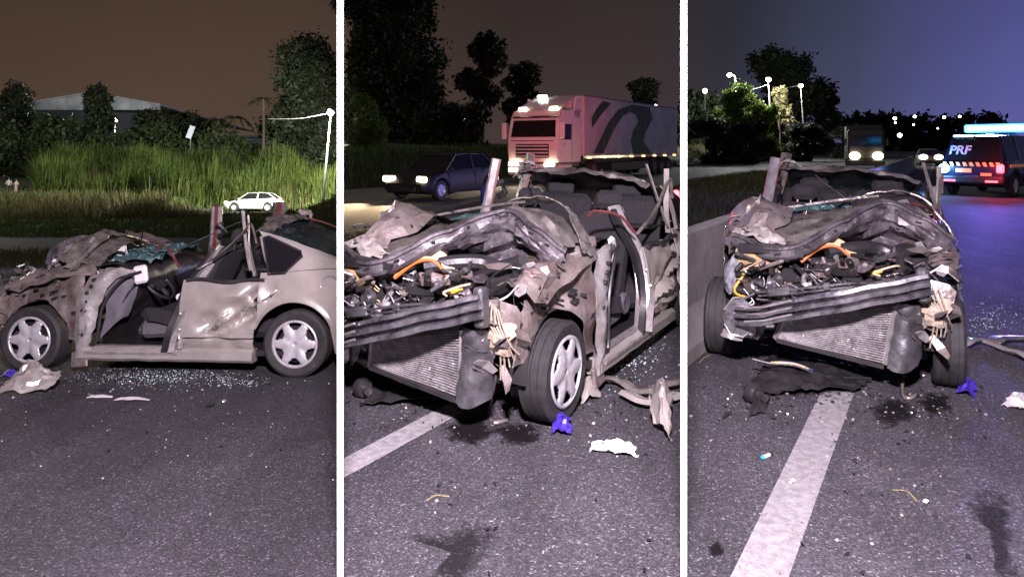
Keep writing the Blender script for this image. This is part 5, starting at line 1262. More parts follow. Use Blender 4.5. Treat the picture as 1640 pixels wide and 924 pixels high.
l = lamp('beacon_light', 'POINT', (0, 0, 0), 160, (.1, .35, 1.0), .1); l.parent = pc; l.location = (-2.75, .85, .95)
l = lamp('tail_light', 'POINT', (0, 0, 0), 110, (1, .05, .08), .1); l.parent = pc; l.location = (-2.75, -.85, .95)

# ---- the lorry
M_trk = mat('white_cab_paint', (0.72, 0.70, 0.70), .35, coat=.4, var=.05)
M_trl = mat('white_trailer_side', (0.62, 0.60, 0.60), .55, col2=(0.48, 0.46, 0.45), vscale=1.1)
M_green = mat('dark_green_livery', (0.028, 0.060, 0.024), .5)
tx, ty = on_road(853, 30.5)
tr = empty('articulated_lorry', (0, 0, 0), 0, 'white articulated lorry with green lettering on its trailer, passing behind', 'truck')
tr.matrix_world = pose(tx, ty, 0.005, hdv)
W2 = 1.25
b = MB(); b.patch([[(-.05, y, .95) for y in (-W2, -.6, .6, W2)], [(.04, y * .99, 1.5) for y in (-W2, -.6, .6, W2)], [(-.02, y * .98, 2.1) for y in (-W2, -.6, .6, W2)], [(-.16, y * .97, 2.75) for y in (-W2, -.6, .6, W2)], [(-.45, y * .94, 3.25) for y in (-W2, -.6, .6, W2)]], 16, 10, 0, 1, .05); b.build('cab_front', M_trk, tr, smooth=40)
for s in (-1, 1):
    b = MB(); b.prism([(-2.2, .95), (-.06, .95), (.02, 1.5), (-.04, 2.1), (-.18, 2.75), (-.48, 3.25), (-2.2, 3.35)], 'y', s * W2 - .03, s * W2 + .03); b.build('cab_side', M_trk, tr)
    b = MB(); b.prism([(-1.25, 1.95), (-.26, 1.95), (-.32, 2.65), (-1.25, 2.65)], 'y', s * (W2 + .022), s * (W2 + .04)); b.build('side_window', M_win, tr)
    b = MB(); b.box((-.75, s * (W2 + .035), 1.42), (1.0, .012, .85)); b.build('door_panel', M_trk, tr)
    b = MB(); b.box((.02, s * (W2 + .24), 2.35), (.16, .24, .75), None, .05); b.build('mirror', M_trk, tr)
    b = MB(); b.box((-1.9, s * (W2 - .02), 3.4), (.6, .1, .9), (0, -.2, 0), .03); b.build('side_deflector', M_trk, tr)
    b = MB(); b.box((-.7, s * W2, .62), (1.2, .10, .5), None, .05); b.build('step_panel', M_trk, tr)
b = MB(); b.box((-1.1, 0, .85), (2.1, 2.4, .2)); b.build('cab_floor', M_blk, tr)
b = MB(); b.patch([[(-.42, y, 3.22) for y in (-1.15, -.5, .5, 1.15)], [(-1.0, y, 3.55) for y in (-1.1, -.5, .5, 1.1)], [(-2.1, y, 3.98) for y in (-1.05, -.5, .5, 1.05)]], 8, 8, 0, 1, .05); b.build('roof_deflector', M_trk, tr, smooth=50)
b = MB(); b.prism([(y, z) for y, z in ((-1.14, 2.06), (1.14, 2.06), (1.08, 2.82), (-1.08, 2.82))], 'x', -.012, .03); b.xf(Matrix.Translation((-.04, 0, 0)) @ Matrix.Translation((0, 0, 2.1)) @ Matrix.Rotation(R(-11), 4, 'Y') @ Matrix.Translation((0, 0, -2.1))); b.build('windscreen', M_win, tr)
b = MB(); b.box((.05, 0, 1.45), (.06, 1.7, .62), None, .02); gr = b.build('grille', M_blk, tr)
for k in range(4): b = MB(); b.box((.085, 0, 1.22 + .15 * k), (.02, 1.64, .05)); b.build('grille_bar', M_trk, gr)
b = MB(); b.box((.02, 0, .62), (.28, 2.5, .52), None, .08); b.build('bumper', M_trk, tr)
for s in (-1, 1):
    for z in (.86, .60):
        b = MB(); b.box((.15, s * .92, z), (.06, .50, .17), None, .05); b.build('headlamp', M_lampwarm, tr, smooth=50)
    l = lamp('headlamp_light', 'SPOT', (0, 0, 0), 1500, (1, .80, .55), .1, None, R(62), .7); l.parent = tr; l.location = (.45, s * .9, .8); l.rotation_euler = Vector((14, 0, -.7)).to_track_quat('-Z', 'Y').to_euler()
    b = MB(); b.box((-.50, s * .80, 3.36), (.10, .46, .13), None, .04); b.build('roof_lamp', M_lampwarm, tr, smooth=50)
b = MB(); b.box((-1.75, -.5, 4.0), (.12, .5, .10), None, .03); b.build('roof_beacon', M_lampw, tr)
for s in (-.5, .45):
    b = MB(); b.tube([(.06, s, 2.06), (.03, s + .35, 2.28)], .012, 5); b.build('wiper', M_blk, tr)
b = MB(); b.box((.17, 0, .55), (.02, .42, .13)); b.build('number_plate', M_wplas, tr)
b = MB(); b.box((.10, 0, 1.90), (.02, 2.2, .03)); b.build('panel_seam', M_blk, tr)
b = MB(); b.box((-.28, 0, 2.98), (.30, 2.3, .06), (0, .3, 0), .02); b.build('sun_visor', M_blk, tr)
for s in (-1, 1):
    b = MB(); b.box((-1.32, s * (W2 + .034), 1.9), (.02, .012, 1.6)); b.build('door_seam', M_blk, tr)
    b = MB(); b.box((-.55, s * (W2 + .05), 1.75), (.18, .03, .04), None, .01); b.build('door_handle', M_blk, tr)
# trailer
TLn = 13.4; x0 = -2.6
b = MB(); b.box((x0 - TLn / 2, 0, 2.62), (TLn, 2.5, 2.86), None, .05); tl = b.build('trailer_box', M_trl, tr)
b = MB(); b.box((x0 - TLn / 2, 0, 1.14), (TLn, 2.46, .12)); b.build('trailer_rail', M_chrome, tr)
for k in range(1, 12):
    for s in (-1, 1): b = MB(); b.box((x0 - TLn * k / 12, s * 1.256, 2.62), (.035, .012, 2.74)); b.build('side_rib', M_trl, tr)
b = MB(); b.box((x0 - TLn / 2, 0, 4.03), (TLn, 2.53, .06)); b.build('roof_rail', M_pole, tr)
b = MB(); b.box((x0 - TLn / 2, 0, .95), (TLn - .6, .9, .28)); b.build('trailer_chassis', M_blk, tr)
b = MB(); b.box((x0 - TLn * .45, 0, .62), (5.2, 2.3, .42)); b.build('side_guard', M_blk, tr)
for k in range(8):
    for s in (-1, 1):
        b = MB(); b.box((x0 - .6 - k * 1.75, s * 1.27, 1.12), (.30, .04, .09), None, .02); b.build('marker_lamp', M_amber, tr)
for s in (-1, 1):
    for x in (-.95, -3.9, -12.2, -13.4, -14.6): small_wheel(tr, x, s * 1.0, .50, .34, s, M_pole)
for s in (-1, 1): b = MB(); b.box((x0 - TLn - .02, s * 1.0, 1.2), (.05, .3, .14)); b.build('tail_lamp', M_redm, tr)
# green livery on the trailer side that faces the viewer: a slanted bar and a leaning arched letter
bpy.context.view_layer.update()
TI = tr.matrix_world.inverted()
def on_side(px, py, side):
    o_ = TI @ CAMP; d_ = TI.to_3x3() @ ray(px, py); t_ = (side * 1.252 - o_.y) / d_.y; q_ = o_ + d_ * t_; return q_.x, q_.z
sd = 1 if (TI @ CAMP).y > 0 else -1
def livery(nm, poly):
    pts = [on_side(px, py, sd) for px, py in poly]
    pts = [(x, min(4.0, max(1.22, z))) for x, z in pts]
    b = MB(); n = len(pts) // 2; L_, R_ = pts[:n], pts[n:][::-1]
    b.grid([[(a[0], sd * 1.262, a[1]), (c[0], sd * 1.262, c[1])] for a, c in zip(L_, R_)], .008); b.build(nm, M_green, tr)
livery('livery_bar', [(948, 205), (962, 185), (978, 166), (966, 162), (954, 176), (947, 190)])
livery('livery_letter', [(950, 246), (962, 222), (975, 195), (990, 176), (1012, 168), (1040, 172), (1045, 190), (1034, 212), (1030, 226), (1044, 247),
                         (1014, 247), (1010, 226), (1014, 210), (1022, 195), (1018, 184), (1008, 180), (998, 186), (985, 204), (974, 228), (966, 246)])
# ================================================================== people on the bank
M_skin = mat('skin', (.42, .26, .19), .6); M_shirt = mat('pale_pink_shirt', (.62, .42, .40), .8); M_shirt2 = mat('white_shirt', (.68, .62, .58), .8); M_trou = mat('dark_trousers', (.05, .05, .06), .8); M_hair = mat('dark_hair', (.02, .016, .014), .7)
def person(label, base, rz, arms, top, bottom, dress=False):
    """one skinned figure: joints as vertices, radii in metres"""
    J = {'pel': (0, 0, .95, .13), 'waist': (0, 0, 1.10, .115), 'chest': (0, 0, 1.32, .14), 'neck': (0, 0, 1.48, .055), 'head': (0, -.01, 1.60, .085), 'crown': (0, 0, 1.70, .075),
         'hipl': (.09, 0, .90, .085), 'kneel': (.11, -.01, .50, .06), 'ankl': (.11, .02, .09, .04), 'toel': (.12, -.13, .04, .035),
         'hipr': (-.09, 0, .90, .085), 'kneer': (-.11, -.02, .50, .06), 'ankr': (-.12, .02, .09, .04), 'toer': (-.13, -.13, .04, .035), 'shl': (.17, 0, 1.40, .06), 'shr': (-.17, 0, 1.40, .06)}
    J.update(arms)
    E = [('pel', 'waist'), ('waist', 'chest'), ('chest', 'neck'), ('neck', 'head'), ('head', 'crown'), ('pel', 'hipl'), ('hipl', 'kneel'), ('kneel', 'ankl'), ('ankl', 'toel'), ('pel', 'hipr'), ('hipr', 'kneer'), ('kneer', 'ankr'), ('ankr', 'toer'),
         ('chest', 'shl'), ('shl', 'ell'), ('ell', 'hal'), ('chest', 'shr'), ('shr', 'elr'), ('elr', 'har')]
    nm = list(J); me = bpy.data.meshes.new('person'); me.from_pydata([J[k][:3] for k in nm], [(nm.index(a), nm.index(b)) for a, b in E], [])
    o = bpy.data.objects.new('person', me); COL.objects.link(o)
    sk = o.modifiers.new('skin', 'SKIN'); sk.use_smooth_shade = True
    for i, k in enumerate(nm): me.skin_vertices[0].data[i].radius = (J[k][3], J[k][3] * .85)
    me.skin_vertices[0].data[0].use_root = True
    o.modifiers.new('sub', 'SUBSURF').levels = 1
    dg = bpy.context.evaluated_depsgraph_get(); m2 = bpy.data.meshes.new_from_object(o.evaluated_get(dg)); bpy.data.objects.remove(o)
    m2.materials.clear()
    for m in (M_skin, top, bottom): m2.materials.append(m)
    for p in m2.polygons:
        c = p.center; r = math.hypot(c.x, c.y)
        p.material_index = 0 if c.z > 1.47 or r > .36 else 1 if c.z > (.55 if dress else .93) else (0 if dress else 2)
    o = bpy.data.objects.new('person', m2); COL.objects.link(o); o.matrix_world = ML @ Matrix.Translation(base) @ Matrix.Rotation(rz, 4, 'Z')
    tag(o, label, 'person', 'people standing on the bank')
    b = MB(); b.ball((0, .015, 1.665), .10, 12, (1, 1.05, 1)); b.build('hair', M_hair, o, smooth=60)
    return o
pa = LP(13, 315, 62); pb = LP(25, 318, 60)
person('person in a white shirt and dark trousers at the far left of the bank', (pa.x, 62, pa.z), .2, {'ell': (.26, -.02, 1.15, .045), 'hal': (.20, -.16, 1.02, .035), 'elr': (-.26, .0, 1.15, .045), 'har': (-.12, -.18, 1.10, .035)}, M_shirt2, M_trou)
person('person in pale pink clothes with bent arms, right of the two', (pb.x, 60, pb.z), -.3, {'ell': (.28, -.05, 1.18, .045), 'hal': (.10, -.20, 1.25, .035), 'elr': (-.28, -.05, 1.18, .045), 'har': (-.08, -.22, 1.22, .035)}, M_shirt, M_shirt, True)
b = MB(); b.patch([[(pa.x + q, 67, pa.z - 2) for q in (-4, 0, 3, 5)], [(pa.x + q, 63.5, pa.z - .02 - .03 * abs(q)) for q in (-4, 0, 3, 5)], [(pa.x + q, 59, pb.z - .02 - .03 * abs(q)) for q in (-4, 0, 3, 5)], [(pa.x + q, 54, pa.z - 2) for q in (-4, 0, 3, 5)]], 12, 12, .02, 1, 0); o = b.build('path', M_soil, smooth=60); o.matrix_world = ML; tag(o, kind='structure')

# ================================================================== things lying on the road
M_tape = mat('purple_glove', (.06, .03, .40), .45, col2=(.035, .018, .24), vscale=20)
M_paper = mat('white_paper', (.60, .585, .56), .8, col2=(.46, .44, .42), vscale=14)
M_wet = None
def stain_mat(name, col, rough, soft, amax=.85):
    m = bpy.data.materials.new(name); m.use_nodes = True; nt = m.node_tree; b = nt.nodes['Principled BSDF']
    b.inputs['Base Color'].default_value = (*col, 1); b.inputs['Roughness'].default_value = rough; b.inputs['Specular IOR Level'].default_value = .2
    t = nt.nodes.new('ShaderNodeTexCoord'); n = nt.nodes.new('ShaderNodeTexNoise'); n.inputs['Scale'].default_value = 26; n.inputs['Detail'].default_value = 6
    nt.links.new(t.outputs['Object'], n.inputs['Vector'])
    n3 = nt.nodes.new('ShaderNodeTexNoise'); n3.inputs['Scale'].default_value = 7; n3.inputs['Detail'].default_value = 5
    nt.links.new(t.outputs['Object'], n3.inputs['Vector'])
    vl = nt.nodes.new('ShaderNodeVectorMath'); vl.operation = 'LENGTH'; at = nt.nodes.new('ShaderNodeAttribute'); at.attribute_name = 'edge'
    mr = nt.nodes.new('ShaderNodeMath'); mr.operation = 'MULTIPLY_ADD'; mr.inputs[1].default_value = soft; mr.inputs[2].default_value = -.50
    nt.links.new(at.outputs['Fac'], mr.inputs[0])
    ad = nt.nodes.new('ShaderNodeMath'); ad.operation = 'ADD'; nt.links.new(mr.outputs[0], ad.inputs[0]); nt.links.new(n.outputs[0], ad.inputs[1])
    ad2 = nt.nodes.new('ShaderNodeMath'); ad2.operation = 'ADD'; nt.links.new(ad.outputs[0], ad2.inputs[0]); nt.links.new(n3.outputs[0], ad2.inputs[1])
    st = nt.nodes.new('ShaderNodeMapRange'); st.inputs[1].default_value = .58; st.inputs[2].default_value = 1.05; st.inputs[4].default_value = amax; nt.links.new(ad2.outputs[0], st.inputs[0])
    nt.links.new(st.outputs[0], b.inputs['Alpha'])
    return m
M_oil = stain_mat('oil_stain', (.009, .008, .008), .55, 1.0); M_damp = stain_mat('damp_patch', (.010, .009, .010), .9, .9, .62)
def stain(label, pts_px, m, grp, seed=0, fr=G):
    """outline given on the road; alpha fades with the distance to the rim"""
    pts = [fr(*q) for q in pts_px]; c = sum(pts, Vector()) / len(pts); ring = catmull(pts + pts[:1], 40)[:-1]
    vs = [c]; e = [1.0]; fs = []; K = 6
    for k in range(1, K + 1):
        for j, p in enumerate(ring): vs.append(c.lerp(p, k / K) + Vector((0, 0, .0))); e.append(1 - k / K)
    n = len(ring)
    for j in range(n): fs.append((0, 1 + j, 1 + (j + 1) % n))
    for k in range(K - 1):
        for j in range(n): a = 1 + k * n; fs.append((a + j, a + n + j, a + n + (j + 1) % n, a + (j + 1) % n))
    me = bpy.data.meshes.new('oil_stain'); me.from_pydata([tuple(v - c) for v in vs], [], fs); me.materials.append(m)
    at = me.attributes.new('edge', 'FLOAT', 'POINT'); at.data.foreach_set('value', e)
    o = bpy.data.objects.new('road_stain', me); COL.objects.link(o); o.location = c + Vector((0, 0, .006)); tag(o, label, 'stain', grp)
def ell(cx, cy, rx, ry, n=9, seed=1, j=.2):
    rd = random.Random(seed); return [(cx + rx * math.cos(2 * math.pi * k / n) * rd.uniform(1 - j, 1 + j), cy + ry * math.sin(2 * math.pi * k / n) * rd.uniform(1 - j, 1 + j)) for k in range(n)]
S_ = 'dark fluid stains on the asphalt'
stain('dark oil spot left of the pair before the hubcapped wheel', ell(752, 693, 46, 27, seed=2), M_oil, S_)
stain('dark oil spot right of the pair before the hubcapped wheel', ell(832, 696, 44, 24, seed=3), M_oil, S_)
stain('large curved damp stain at the bottom of the middle site', [(640, 860), (700, 850), (740, 838), (800, 840), (805, 870), (770, 905), (745, 960), (670, 960), (690, 920), (715, 885)], M_damp, S_)
stain('black fluid pool under the radiator of the corner-view wreck', ell(668, 612, 105, 36, seed=5), M_oil, S_)
stain('dark oil spot left of the pair before the head-on wreck', ell(1430, 661, 44, 26, seed=6), M_oil, S_)
stain('dark oil spot right of the pair before the head-on wreck', ell(1497, 648, 34, 22, seed=7), M_oil, S_)
stain('large damp stain at the bottom right corner', [(1545, 800), (1570, 778), (1615, 780), (1622, 830), (1628, 900), (1650, 950), (1600, 960), (1590, 890), (1575, 840), (1550, 830)], M_damp, S_)
stain('black fluid pool under the radiator of the head-on wreck', ell(1290, 612, 110, 32, seed=9), M_oil, S_)
stain('small dark drip marks on the asphalt left of the white line', ell(1147, 880, 16, 14, seed=10), M_oil, S_)

def crumpled(name, label, cat, m, corners, z, crumple=.02, cs=9, n=12, thick=.002, lift=0.0, group=None, fr=G, seed=1):
    a, b_, c, d = [fr(*q) + Vector((0, 0, z)) for q in corners]; o0 = (a + b_ + c + d) / 4
    b = MB(); mid1 = (a + d) / 2 + Vector((0, 0, lift)); mid2 = (b_ + c) / 2 + Vector((0, 0, lift * .7))
    b.patch([[a - o0, (a + b_) / 2 - o0 + Vector((0, 0, lift * .4)), b_ - o0], [mid1 - o0, (mid1 + mid2) / 2 - o0 + Vector((0, 0, lift)), mid2 - o0], [d - o0, (d + c) / 2 - o0, c - o0]], n, n, crumple, cs, thick, seed, facet=crumple * .35)
    zmin = min(v[2] for v in b.v); b.v = [(x, y, w - zmin) for x, y, w in b.v]
    o = b.build(name, m, smooth=14); o.location = Vector((o0.x, o0.y, fr(*corners[0]).z * 0 + .004)); tag(o, label, cat, group); return o
GP = 'discarded purple gloves'; PP = 'torn white scraps'
crumpled('glove', 'crumpled purple glove in front of the hubcapped wheel', 'glove', M_tape, ((886, 700), (914, 700), (912, 676), (890, 676)), .01, .018, 14, 12, .003, .035, GP)
crumpled('glove', 'crumpled purple glove beside the right wheel of the head-on wreck', 'glove', M_tape, ((1532, 634), (1562, 638), (1560, 616), (1536, 614)), .01, .018, 14, 12, .003, .03, GP, seed=4)
crumpled('paper_scrap', 'torn white plastic scrap lying right of the purple glove', 'scrap', M_paper, ((940, 726), (1020, 734), (1018, 722), (962, 714)), .01, .020, 12, 14, .002, .03, PP, seed=5)
crumpled('paper_scrap', 'white scrap at the right edge beyond the glove', 'scrap', M_paper, ((1602, 652), (1650, 662), (1650, 638), (1628, 636)), .01, .018, 12, 12, .002, .03, PP, seed=6)
crumpled('plastic_cup', 'small white crushed cup left of the hubcapped wheel', 'cup', M_paper, ((817, 640), (834, 640), (834, 628), (817, 628)), .01, .012, 16, 8, .003, .03, seed=7)
crumpled('plastic_scrap', 'small white chip between the oil hose and the right wheel', 'scrap', M_paper, ((1470, 577), (1484, 580), (1484, 570), (1474, 568)), .005, .01, 16, 8, .002, .01, PP, seed=8)
T_ = 'bent strips of bodywork'
def strip_piece(label, pts, w, m, fr=G, name='trim_strip', r0=.02):
    q = [fr(*p_) for p_ in pts]; o0 = q[0]; q = [p_ - o0 + Vector((0, 0, r0)) for p_ in catmull(q, 20)]
    q = [p_ + Vector((0, 0, max(0, .03 * noise.noise(p_ * 5) + .02))) for p_ in q]
    b = MB(); b.sweep(q, [(-w, -.01), (w * .3, -.012), (w, .012), (w * .4, .03), (-w * .6, .02)]); o = b.build(name, m, smooth=24); o.location = o0; tag(o, label, 'trim', T_)
strip_piece('long bent silver trim strip behind the hubcapped wheel', [(945, 622), (990, 618), (1030, 636), (1086, 622)], .05, M_champ2)
strip_piece('second silver trim strip curling towards the right border wall', [(1000, 640), (1040, 655), (1084, 640)], .06, M_champ)
strip_piece('pale silver strip lying right of the head-on wreck', [(1545, 560), (1572, 552), (1610, 566), (1650, 585)], .05, M_champ)
strip_piece('longer bent silver strip at the right edge', [(1590, 556), (1620, 548), (1655, 552)], .07, M_champ2)
crumpled('bodywork_piece', 'folded silver bodywork piece right of the torn white scrap', 'bodywork', M_champ, ((1046, 690), (1072, 716), (1076, 652), (1040, 648)), .01, .02, 8, 12, .004, .12, T_, seed=9)
crumpled('bodywork_piece', 'small silver shard behind the hubcapped wheel', 'bodywork', M_champ, ((930, 652), (962, 640), (950, 620), (930, 626)), .01, .012, 8, 8, .004, .06, T_, seed=10)
B_ = 'black plastic debris'
crumpled('plastic_sheet', 'torn black undertray sheet on the ground below the corner-view radiator', 'debris', M_blk, ((575, 655), (760, 645), (790, 600), (640, 585)), .01, .03, 6, 16, .004, .03, B_, seed=11)
crumpled('plastic_sheet', 'torn black undertray sheet on the ground below the head-on radiator', 'debris', M_blk, ((1200, 640), (1375, 632), (1395, 590), (1235, 572)), .01, .03, 6, 16, .004, .03, B_, seed=12)
crumpled('plastic_shard', 'small black shard left of the white line', 'debris', M_blk, ((1157, 673), (1172, 664), (1170, 660), (1158, 666)), .003, .004, 10, 6, .003, .01, B_, seed=13)
crumpled('plastic_strip', 'black strip beside the fallen lamp before the head-on wreck', 'debris', M_blk, ((1198, 668), (1226, 664), (1236, 630), (1218, 634)), .004, .01, 8, 8, .004, .02, B_, seed=14)
def fallen_lamp(label, px, py, rz):
    p = G(px, py); t = empty('fog_lamp', p, rz, label, 'lamp', 'fallen fog lamps')
    b = MB(); b.lathe([(.001, -.05), (.05, -.05), (.062, -.03), (.065, .01), (.05, .03), (.001, .03)], (0, 0, .066), 'x', 20); b.build('housing', M_blk, t, smooth=40)
    b = MB(); b.lathe([(.052, .032), (.04, .045), (.001, .05)], (0, 0, .066), 'x', 18); b.build('lens', M_clear, t, smooth=40)
    b = MB(); b.tube([(-.05, 0, .066), (-.12, .01, .07)], .025, 10); b.build('socket', M_steel, t)
fallen_lamp('round fog lamp torn loose on the ground, leftmost before the corner-view wreck', 580, 636, 2.2)
fallen_lamp('round fog lamp torn loose on the ground before the head-on wreck', 1205, 645, 2.0)
def harness(label, pts, mats):
    q = [P(px, py, Y) for px, py, Y in pts]; t = empty('wiring_harness', (q[0].x, q[0].y, 0), 0, label, 'cable', 'torn wiring harnesses'); q = [p_ - t.location for p_ in q]
    cc = catmull(q, 24); b = MB(); b.tube(cc, .009, 6); b.build('loom', M_blk, t)
    for k, m in enumerate(mats):
        i0 = 9 + k; b = MB(); b.tube([p_ + Vector((0, .004 * k, .010 + .003 * k)) for p_ in cc[i0 - 3:i0 + 6]], .0055, 5); b.build('wire', m, t)
harness('torn wiring loom with coloured wires hanging below the corner-view radiator', [(608, 575, 4.6), (625, 605, 4.55), (660, 622, 4.5), (705, 645, 4.45), (770, 642, 4.42)], (M_cream, M_yel, M_bluep))
harness('torn wiring loom with coloured wires hanging below the head-on radiator', [(1205, 575, 4.9), (1235, 582, 4.85), (1275, 586, 4.8), (1320, 602, 4.75), (1395, 606, 4.75)], (M_cream, M_yel, M_bluep))
def hose(label, pts):
    q = [G(px, py) for px, py in pts[1:]]; top = P(*pts[0]); o0 = q[0]; b = MB(); b.tube([p_ - o0 for p_ in catmull([top] + [v + Vector((0, 0, .014)) for v in q], 18)], .012, 7)
    o = b.build('broken_hose', M_prime, smooth=60); o.location = o0; tag(o, label, 'hose', 'broken coolant hoses')
hose('thin broken hose trailing from the corner-view radiator to the road', [(795, 600, 4.12), (784, 660), (790, 680), (812, 676)])
hose('thin broken hose trailing from the head-on radiator to the road', [(1446, 595, 4.75), (1446, 634), (1456, 641), (1470, 634)])
M_straw = mat('dry_grass_stem', (.26, .23, .11), .9)
def twig(label, pts):
    q = [G(px, py) + Vector((0, 0, .006)) for px, py in pts]; o0 = q[0]; b = MB(); b.sweep([p_ - o0 for p_ in catmull(q, 10)], [(-.004, -.001), (.004, -.001), (.004, .001), (-.004, .001)]); o = b.build('dry_leaf', M_straw); o.location = o0; tag(o, label, 'leaf', 'dry leaves on the asphalt')
twig('thin dry bent leaf on the asphalt of the middle site', [(684, 803), (698, 795), (720, 797)])
twig('thin dry bent leaf right of the white line', [(1428, 786), (1452, 788), (1468, 804)])
twig('small dry leaf against the foot of the concrete barrier', [(1120, 582), (1128, 574), (1136, 570)])
lt = G(1228, 733); t = empty('lighter', lt, .6, 'small white and cyan lighter left of the white line', 'lighter')
b = MB(); b.box((0, 0, .011), (.055, .02, .018), None, .006); b.build('body', M_wplas, t); b = MB(); b.box((-.034, 0, .011), (.022, .021, .019), None, .006); b.build('base', mat('cyan_plastic', (.02, .35, .5), .4), t); b = MB(); b.box((.036, 0, .011), (.02, .018, .016), None, .004); b.build('cap', M_blk, t)
# left site debris
LGw = lambda px, py: ML @ LG(px, py)
def lplace(o, px, py):
    o.matrix_world = ML @ Matrix.Translation(LG(px, py) + Vector((0, 0, .004))); return o
b = MB(); b.patch([[(-.24, -.10, .0), (-.05, -.14, .02), (.20, -.10, .02)], [(-.18, .0, .10), (0, -.02, .16), (.22, .0, .10)], [(-.12, .10, .22), (.02, .08, .20), (.16, .10, .14)]], 14, 14, .03, 7, .004, 3); zm = min(v[2] for v in b.v); b.v = [(x, y, z - zm) for x, y, z in b.v]
tag(lplace(b.build('lamp_shell', M_champ, smooth=18), 48, 626), 'crumpled silver lamp shell on the road below the front wheel', 'bodywork', T_)
b = MB(); b.patch([[(-.06, -.04, 0), (0, -.05, .02), (.06, -.03, 0)], [(-.05, .04, .03), (0, .05, .05), (.06, .04, .02)]], 8, 8, .014, 14, .003, 8); zm = min(v[2] for v in b.v); b.v = [(x, y, z - zm) for x, y, z in b.v]
tag(lplace(b.build('glove', M_tape, smooth=24), 12, 604), 'purple glove on the road at the far left edge', 'glove', GP)
for px, py, w, lab in ((160, 637, .10, 'thin pale shard on the road below the missing door'), (212, 642, .14, 'longer pale shard on the road below the missing door')):
    b = MB(); b.patch([[(-w, -.02, .0), (0, -.03, .01), (w, -.01, .0)], [(-w * .8, .02, .01), (0, .03, .012), (w * .9, .02, .0)]], 6, 8, .006, 12, .003, w); zm = min(v[2] for v in b.v); b.v = [(x, y, z - zm) for x, y, z in b.v]
    tag(lplace(b.build('pale_shard', M_wplas, smooth=24), px, py), lab, 'shard', 'pale shards')
for px, py, lab in ((163, 626, 'small black lump on the road, leftmost under the sill'), (234, 587, 'small black lump just under the silver sill'), (335, 652, 'small black lump on the open road below the rear door')):
    b = MB(); b.patch([[(-.03, -.02, 0), (0, -.03, .01), (.03, -.02, 0)], [(-.025, .02, .012), (0, .02, .02), (.03, .02, .01)]], 6, 6, .008, 14, .01, px); zm = min(v[2] for v in b.v); b.v = [(x, y, z - zm) for x, y, z in b.v]
    tag(lplace(b.build('black_lump', M_blk), px, py), lab, 'debris', B_)
# shattered safety glass
M_chip = mat('safety_glass_chips', (.55, .68, .68), .15, spec=.8)
def chips(label, cents, n, size, M=None, fr=None, m=None, name='glass_chips', cat='glass'):
    rg2 = np.random.default_rng(n); P0 = []
    for px, py, sx, sy, wgt in cents:
        for _ in range(int(n * wgt)): P0.append(fr(px + rg2.normal(0, sx), py + rg2.normal(0, sy)))
    P0 = np.array([tuple(q) for q in P0]); k = len(P0); a = rg2.normal(0, 1, (k, 3)); a[:, 2] *= .4; a /= np.linalg.norm(a, axis=1)[:, None]; c = np.cross(a, rg2.normal(0, 1, (k, 3))); c /= np.linalg.norm(c, axis=1)[:, None]
    s = size * rg2.uniform(.5, 1.3, (k, 1)); P0 = P0 + np.array([0, 0, 1]) * (size * .8)
    V = np.stack([P0 - a * s, P0 + c * s * .7, P0 + a * s, P0 - c * s * .7], 1).reshape(-1, 3)
    o = np_mesh(name, V, np.arange(k * 4).reshape(-1, 4), m or M_chip); tag(o, label, cat, kind='stuff')
    if M is not None: o.matrix_world = M
chips('shattered glass chips strewn on the road below the missing door', [(215, 606, 60, 9, .4), (300, 602, 40, 7, .35), (385, 612, 26, 6, .15), (270, 660, 170, 60, .1)], 1500, .006, ML, LG)
chips('glass chips on the road beside the sill of the corner-view wreck', [(1000, 560, 40, 18, .6), (985, 585, 40, 20, .4)], 700, .007, None, G)
chips('glass chips on the dark road right of the head-on wreck', [(1585, 510, 25, 14, 1)], 260, .007, None, G)
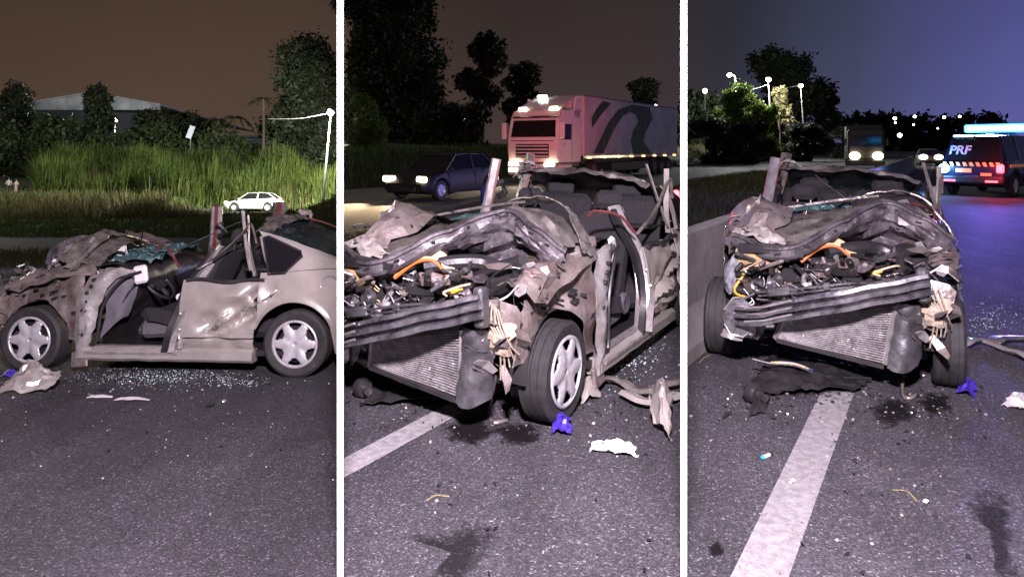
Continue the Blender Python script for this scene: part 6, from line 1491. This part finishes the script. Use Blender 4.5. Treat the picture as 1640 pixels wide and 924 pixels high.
for nm, mt, sz, sd_ in (('dark plastic crumbs', M_blk, .014, 1), ('pale paint flakes', M_champ, .010, 2), ('coarse grit', M_prime, .008, 3)):
    chips(nm + ' scattered on the road round the side-view wreck', [(120, 610, 90, 16, .5), (330, 616, 120, 18, .35), (250, 680, 160, 60, .15)], 130 + sd_, sz, ML, LG, mt, 'road_crumbs', 'debris')
    chips(nm + ' scattered on the road round the corner-view wreck', [(700, 650, 80, 30, .4), (960, 650, 60, 30, .4), (820, 760, 140, 70, .2)], 150 + sd_, sz, None, G, mt, 'road_crumbs', 'debris')
    chips(nm + ' scattered on the road round the head-on wreck', [(1290, 640, 90, 24, .5), (1500, 650, 60, 26, .3), (1380, 760, 110, 80, .2)], 170 + sd_, sz, None, G, mt, 'road_crumbs', 'debris')
# blue drum and added red light of the middle site
dp = G(778, 322); t = empty('blue_drum', dp, 0, 'small blue plastic drum at the edge of the far road', 'drum')
b = MB(); b.lathe([(.001, 0), (.15, 0), (.165, .03), (.165, .18), (.172, .20), (.165, .22), (.165, .40), (.15, .43), (.001, .43)], (0, 0, 0), 'z', 20); b.build('barrel', M_bluep, t, smooth=40)
b = MB(); b.lathe([(.155, .425), (.155, .445), (.001, .445)], (0, 0, 0), 'z', 20); b.build('lid', M_bluep, t)
rb = P(1083, 312, 9.2); t = empty('added_red_lamp', (rb.x, rb.y, 0), 0, 'added red light on a stand at the right edge behind the wreck', 'beacon')  # added stand-in for the red tail glow of a patrol car
b = MB(); b.lathe([(.001, rb.z + .07), (.04, rb.z + .05), (.05, rb.z), (.05, rb.z - .06), (.001, rb.z - .06)], (0, 0, 0), 'z', 14); b.build('lens', M_redm, t, smooth=50)
b = MB(); b.tube([(0, 0, 0), (0, 0, rb.z - .06)], .015, 6); b.build('stand', M_blk, t)
for k in range(3):
    a = k * 2.1; b = MB(); b.tube([(0, 0, .25), (.2 * math.cos(a), .2 * math.sin(a), 0.01)], .01, 5); b.build('leg', M_blk, t)
l = lamp('added_red_light', 'POINT', (rb.x - .05, rb.y - .12, rb.z), 40, (1, .06, .10), .05)  # added light, reddens edges of the wreck
l = lamp('added_red_spot', 'SPOT', (rb.x - .1, rb.y + .12, rb.z + .02), 9500, (1, .10, .13), .05, aim=(tx + .9, ty + .8, 2.5), spot=R(20), blend=1.0)  # added spot that reddens the lorry cab
# road-edge weeds beyond the left strip
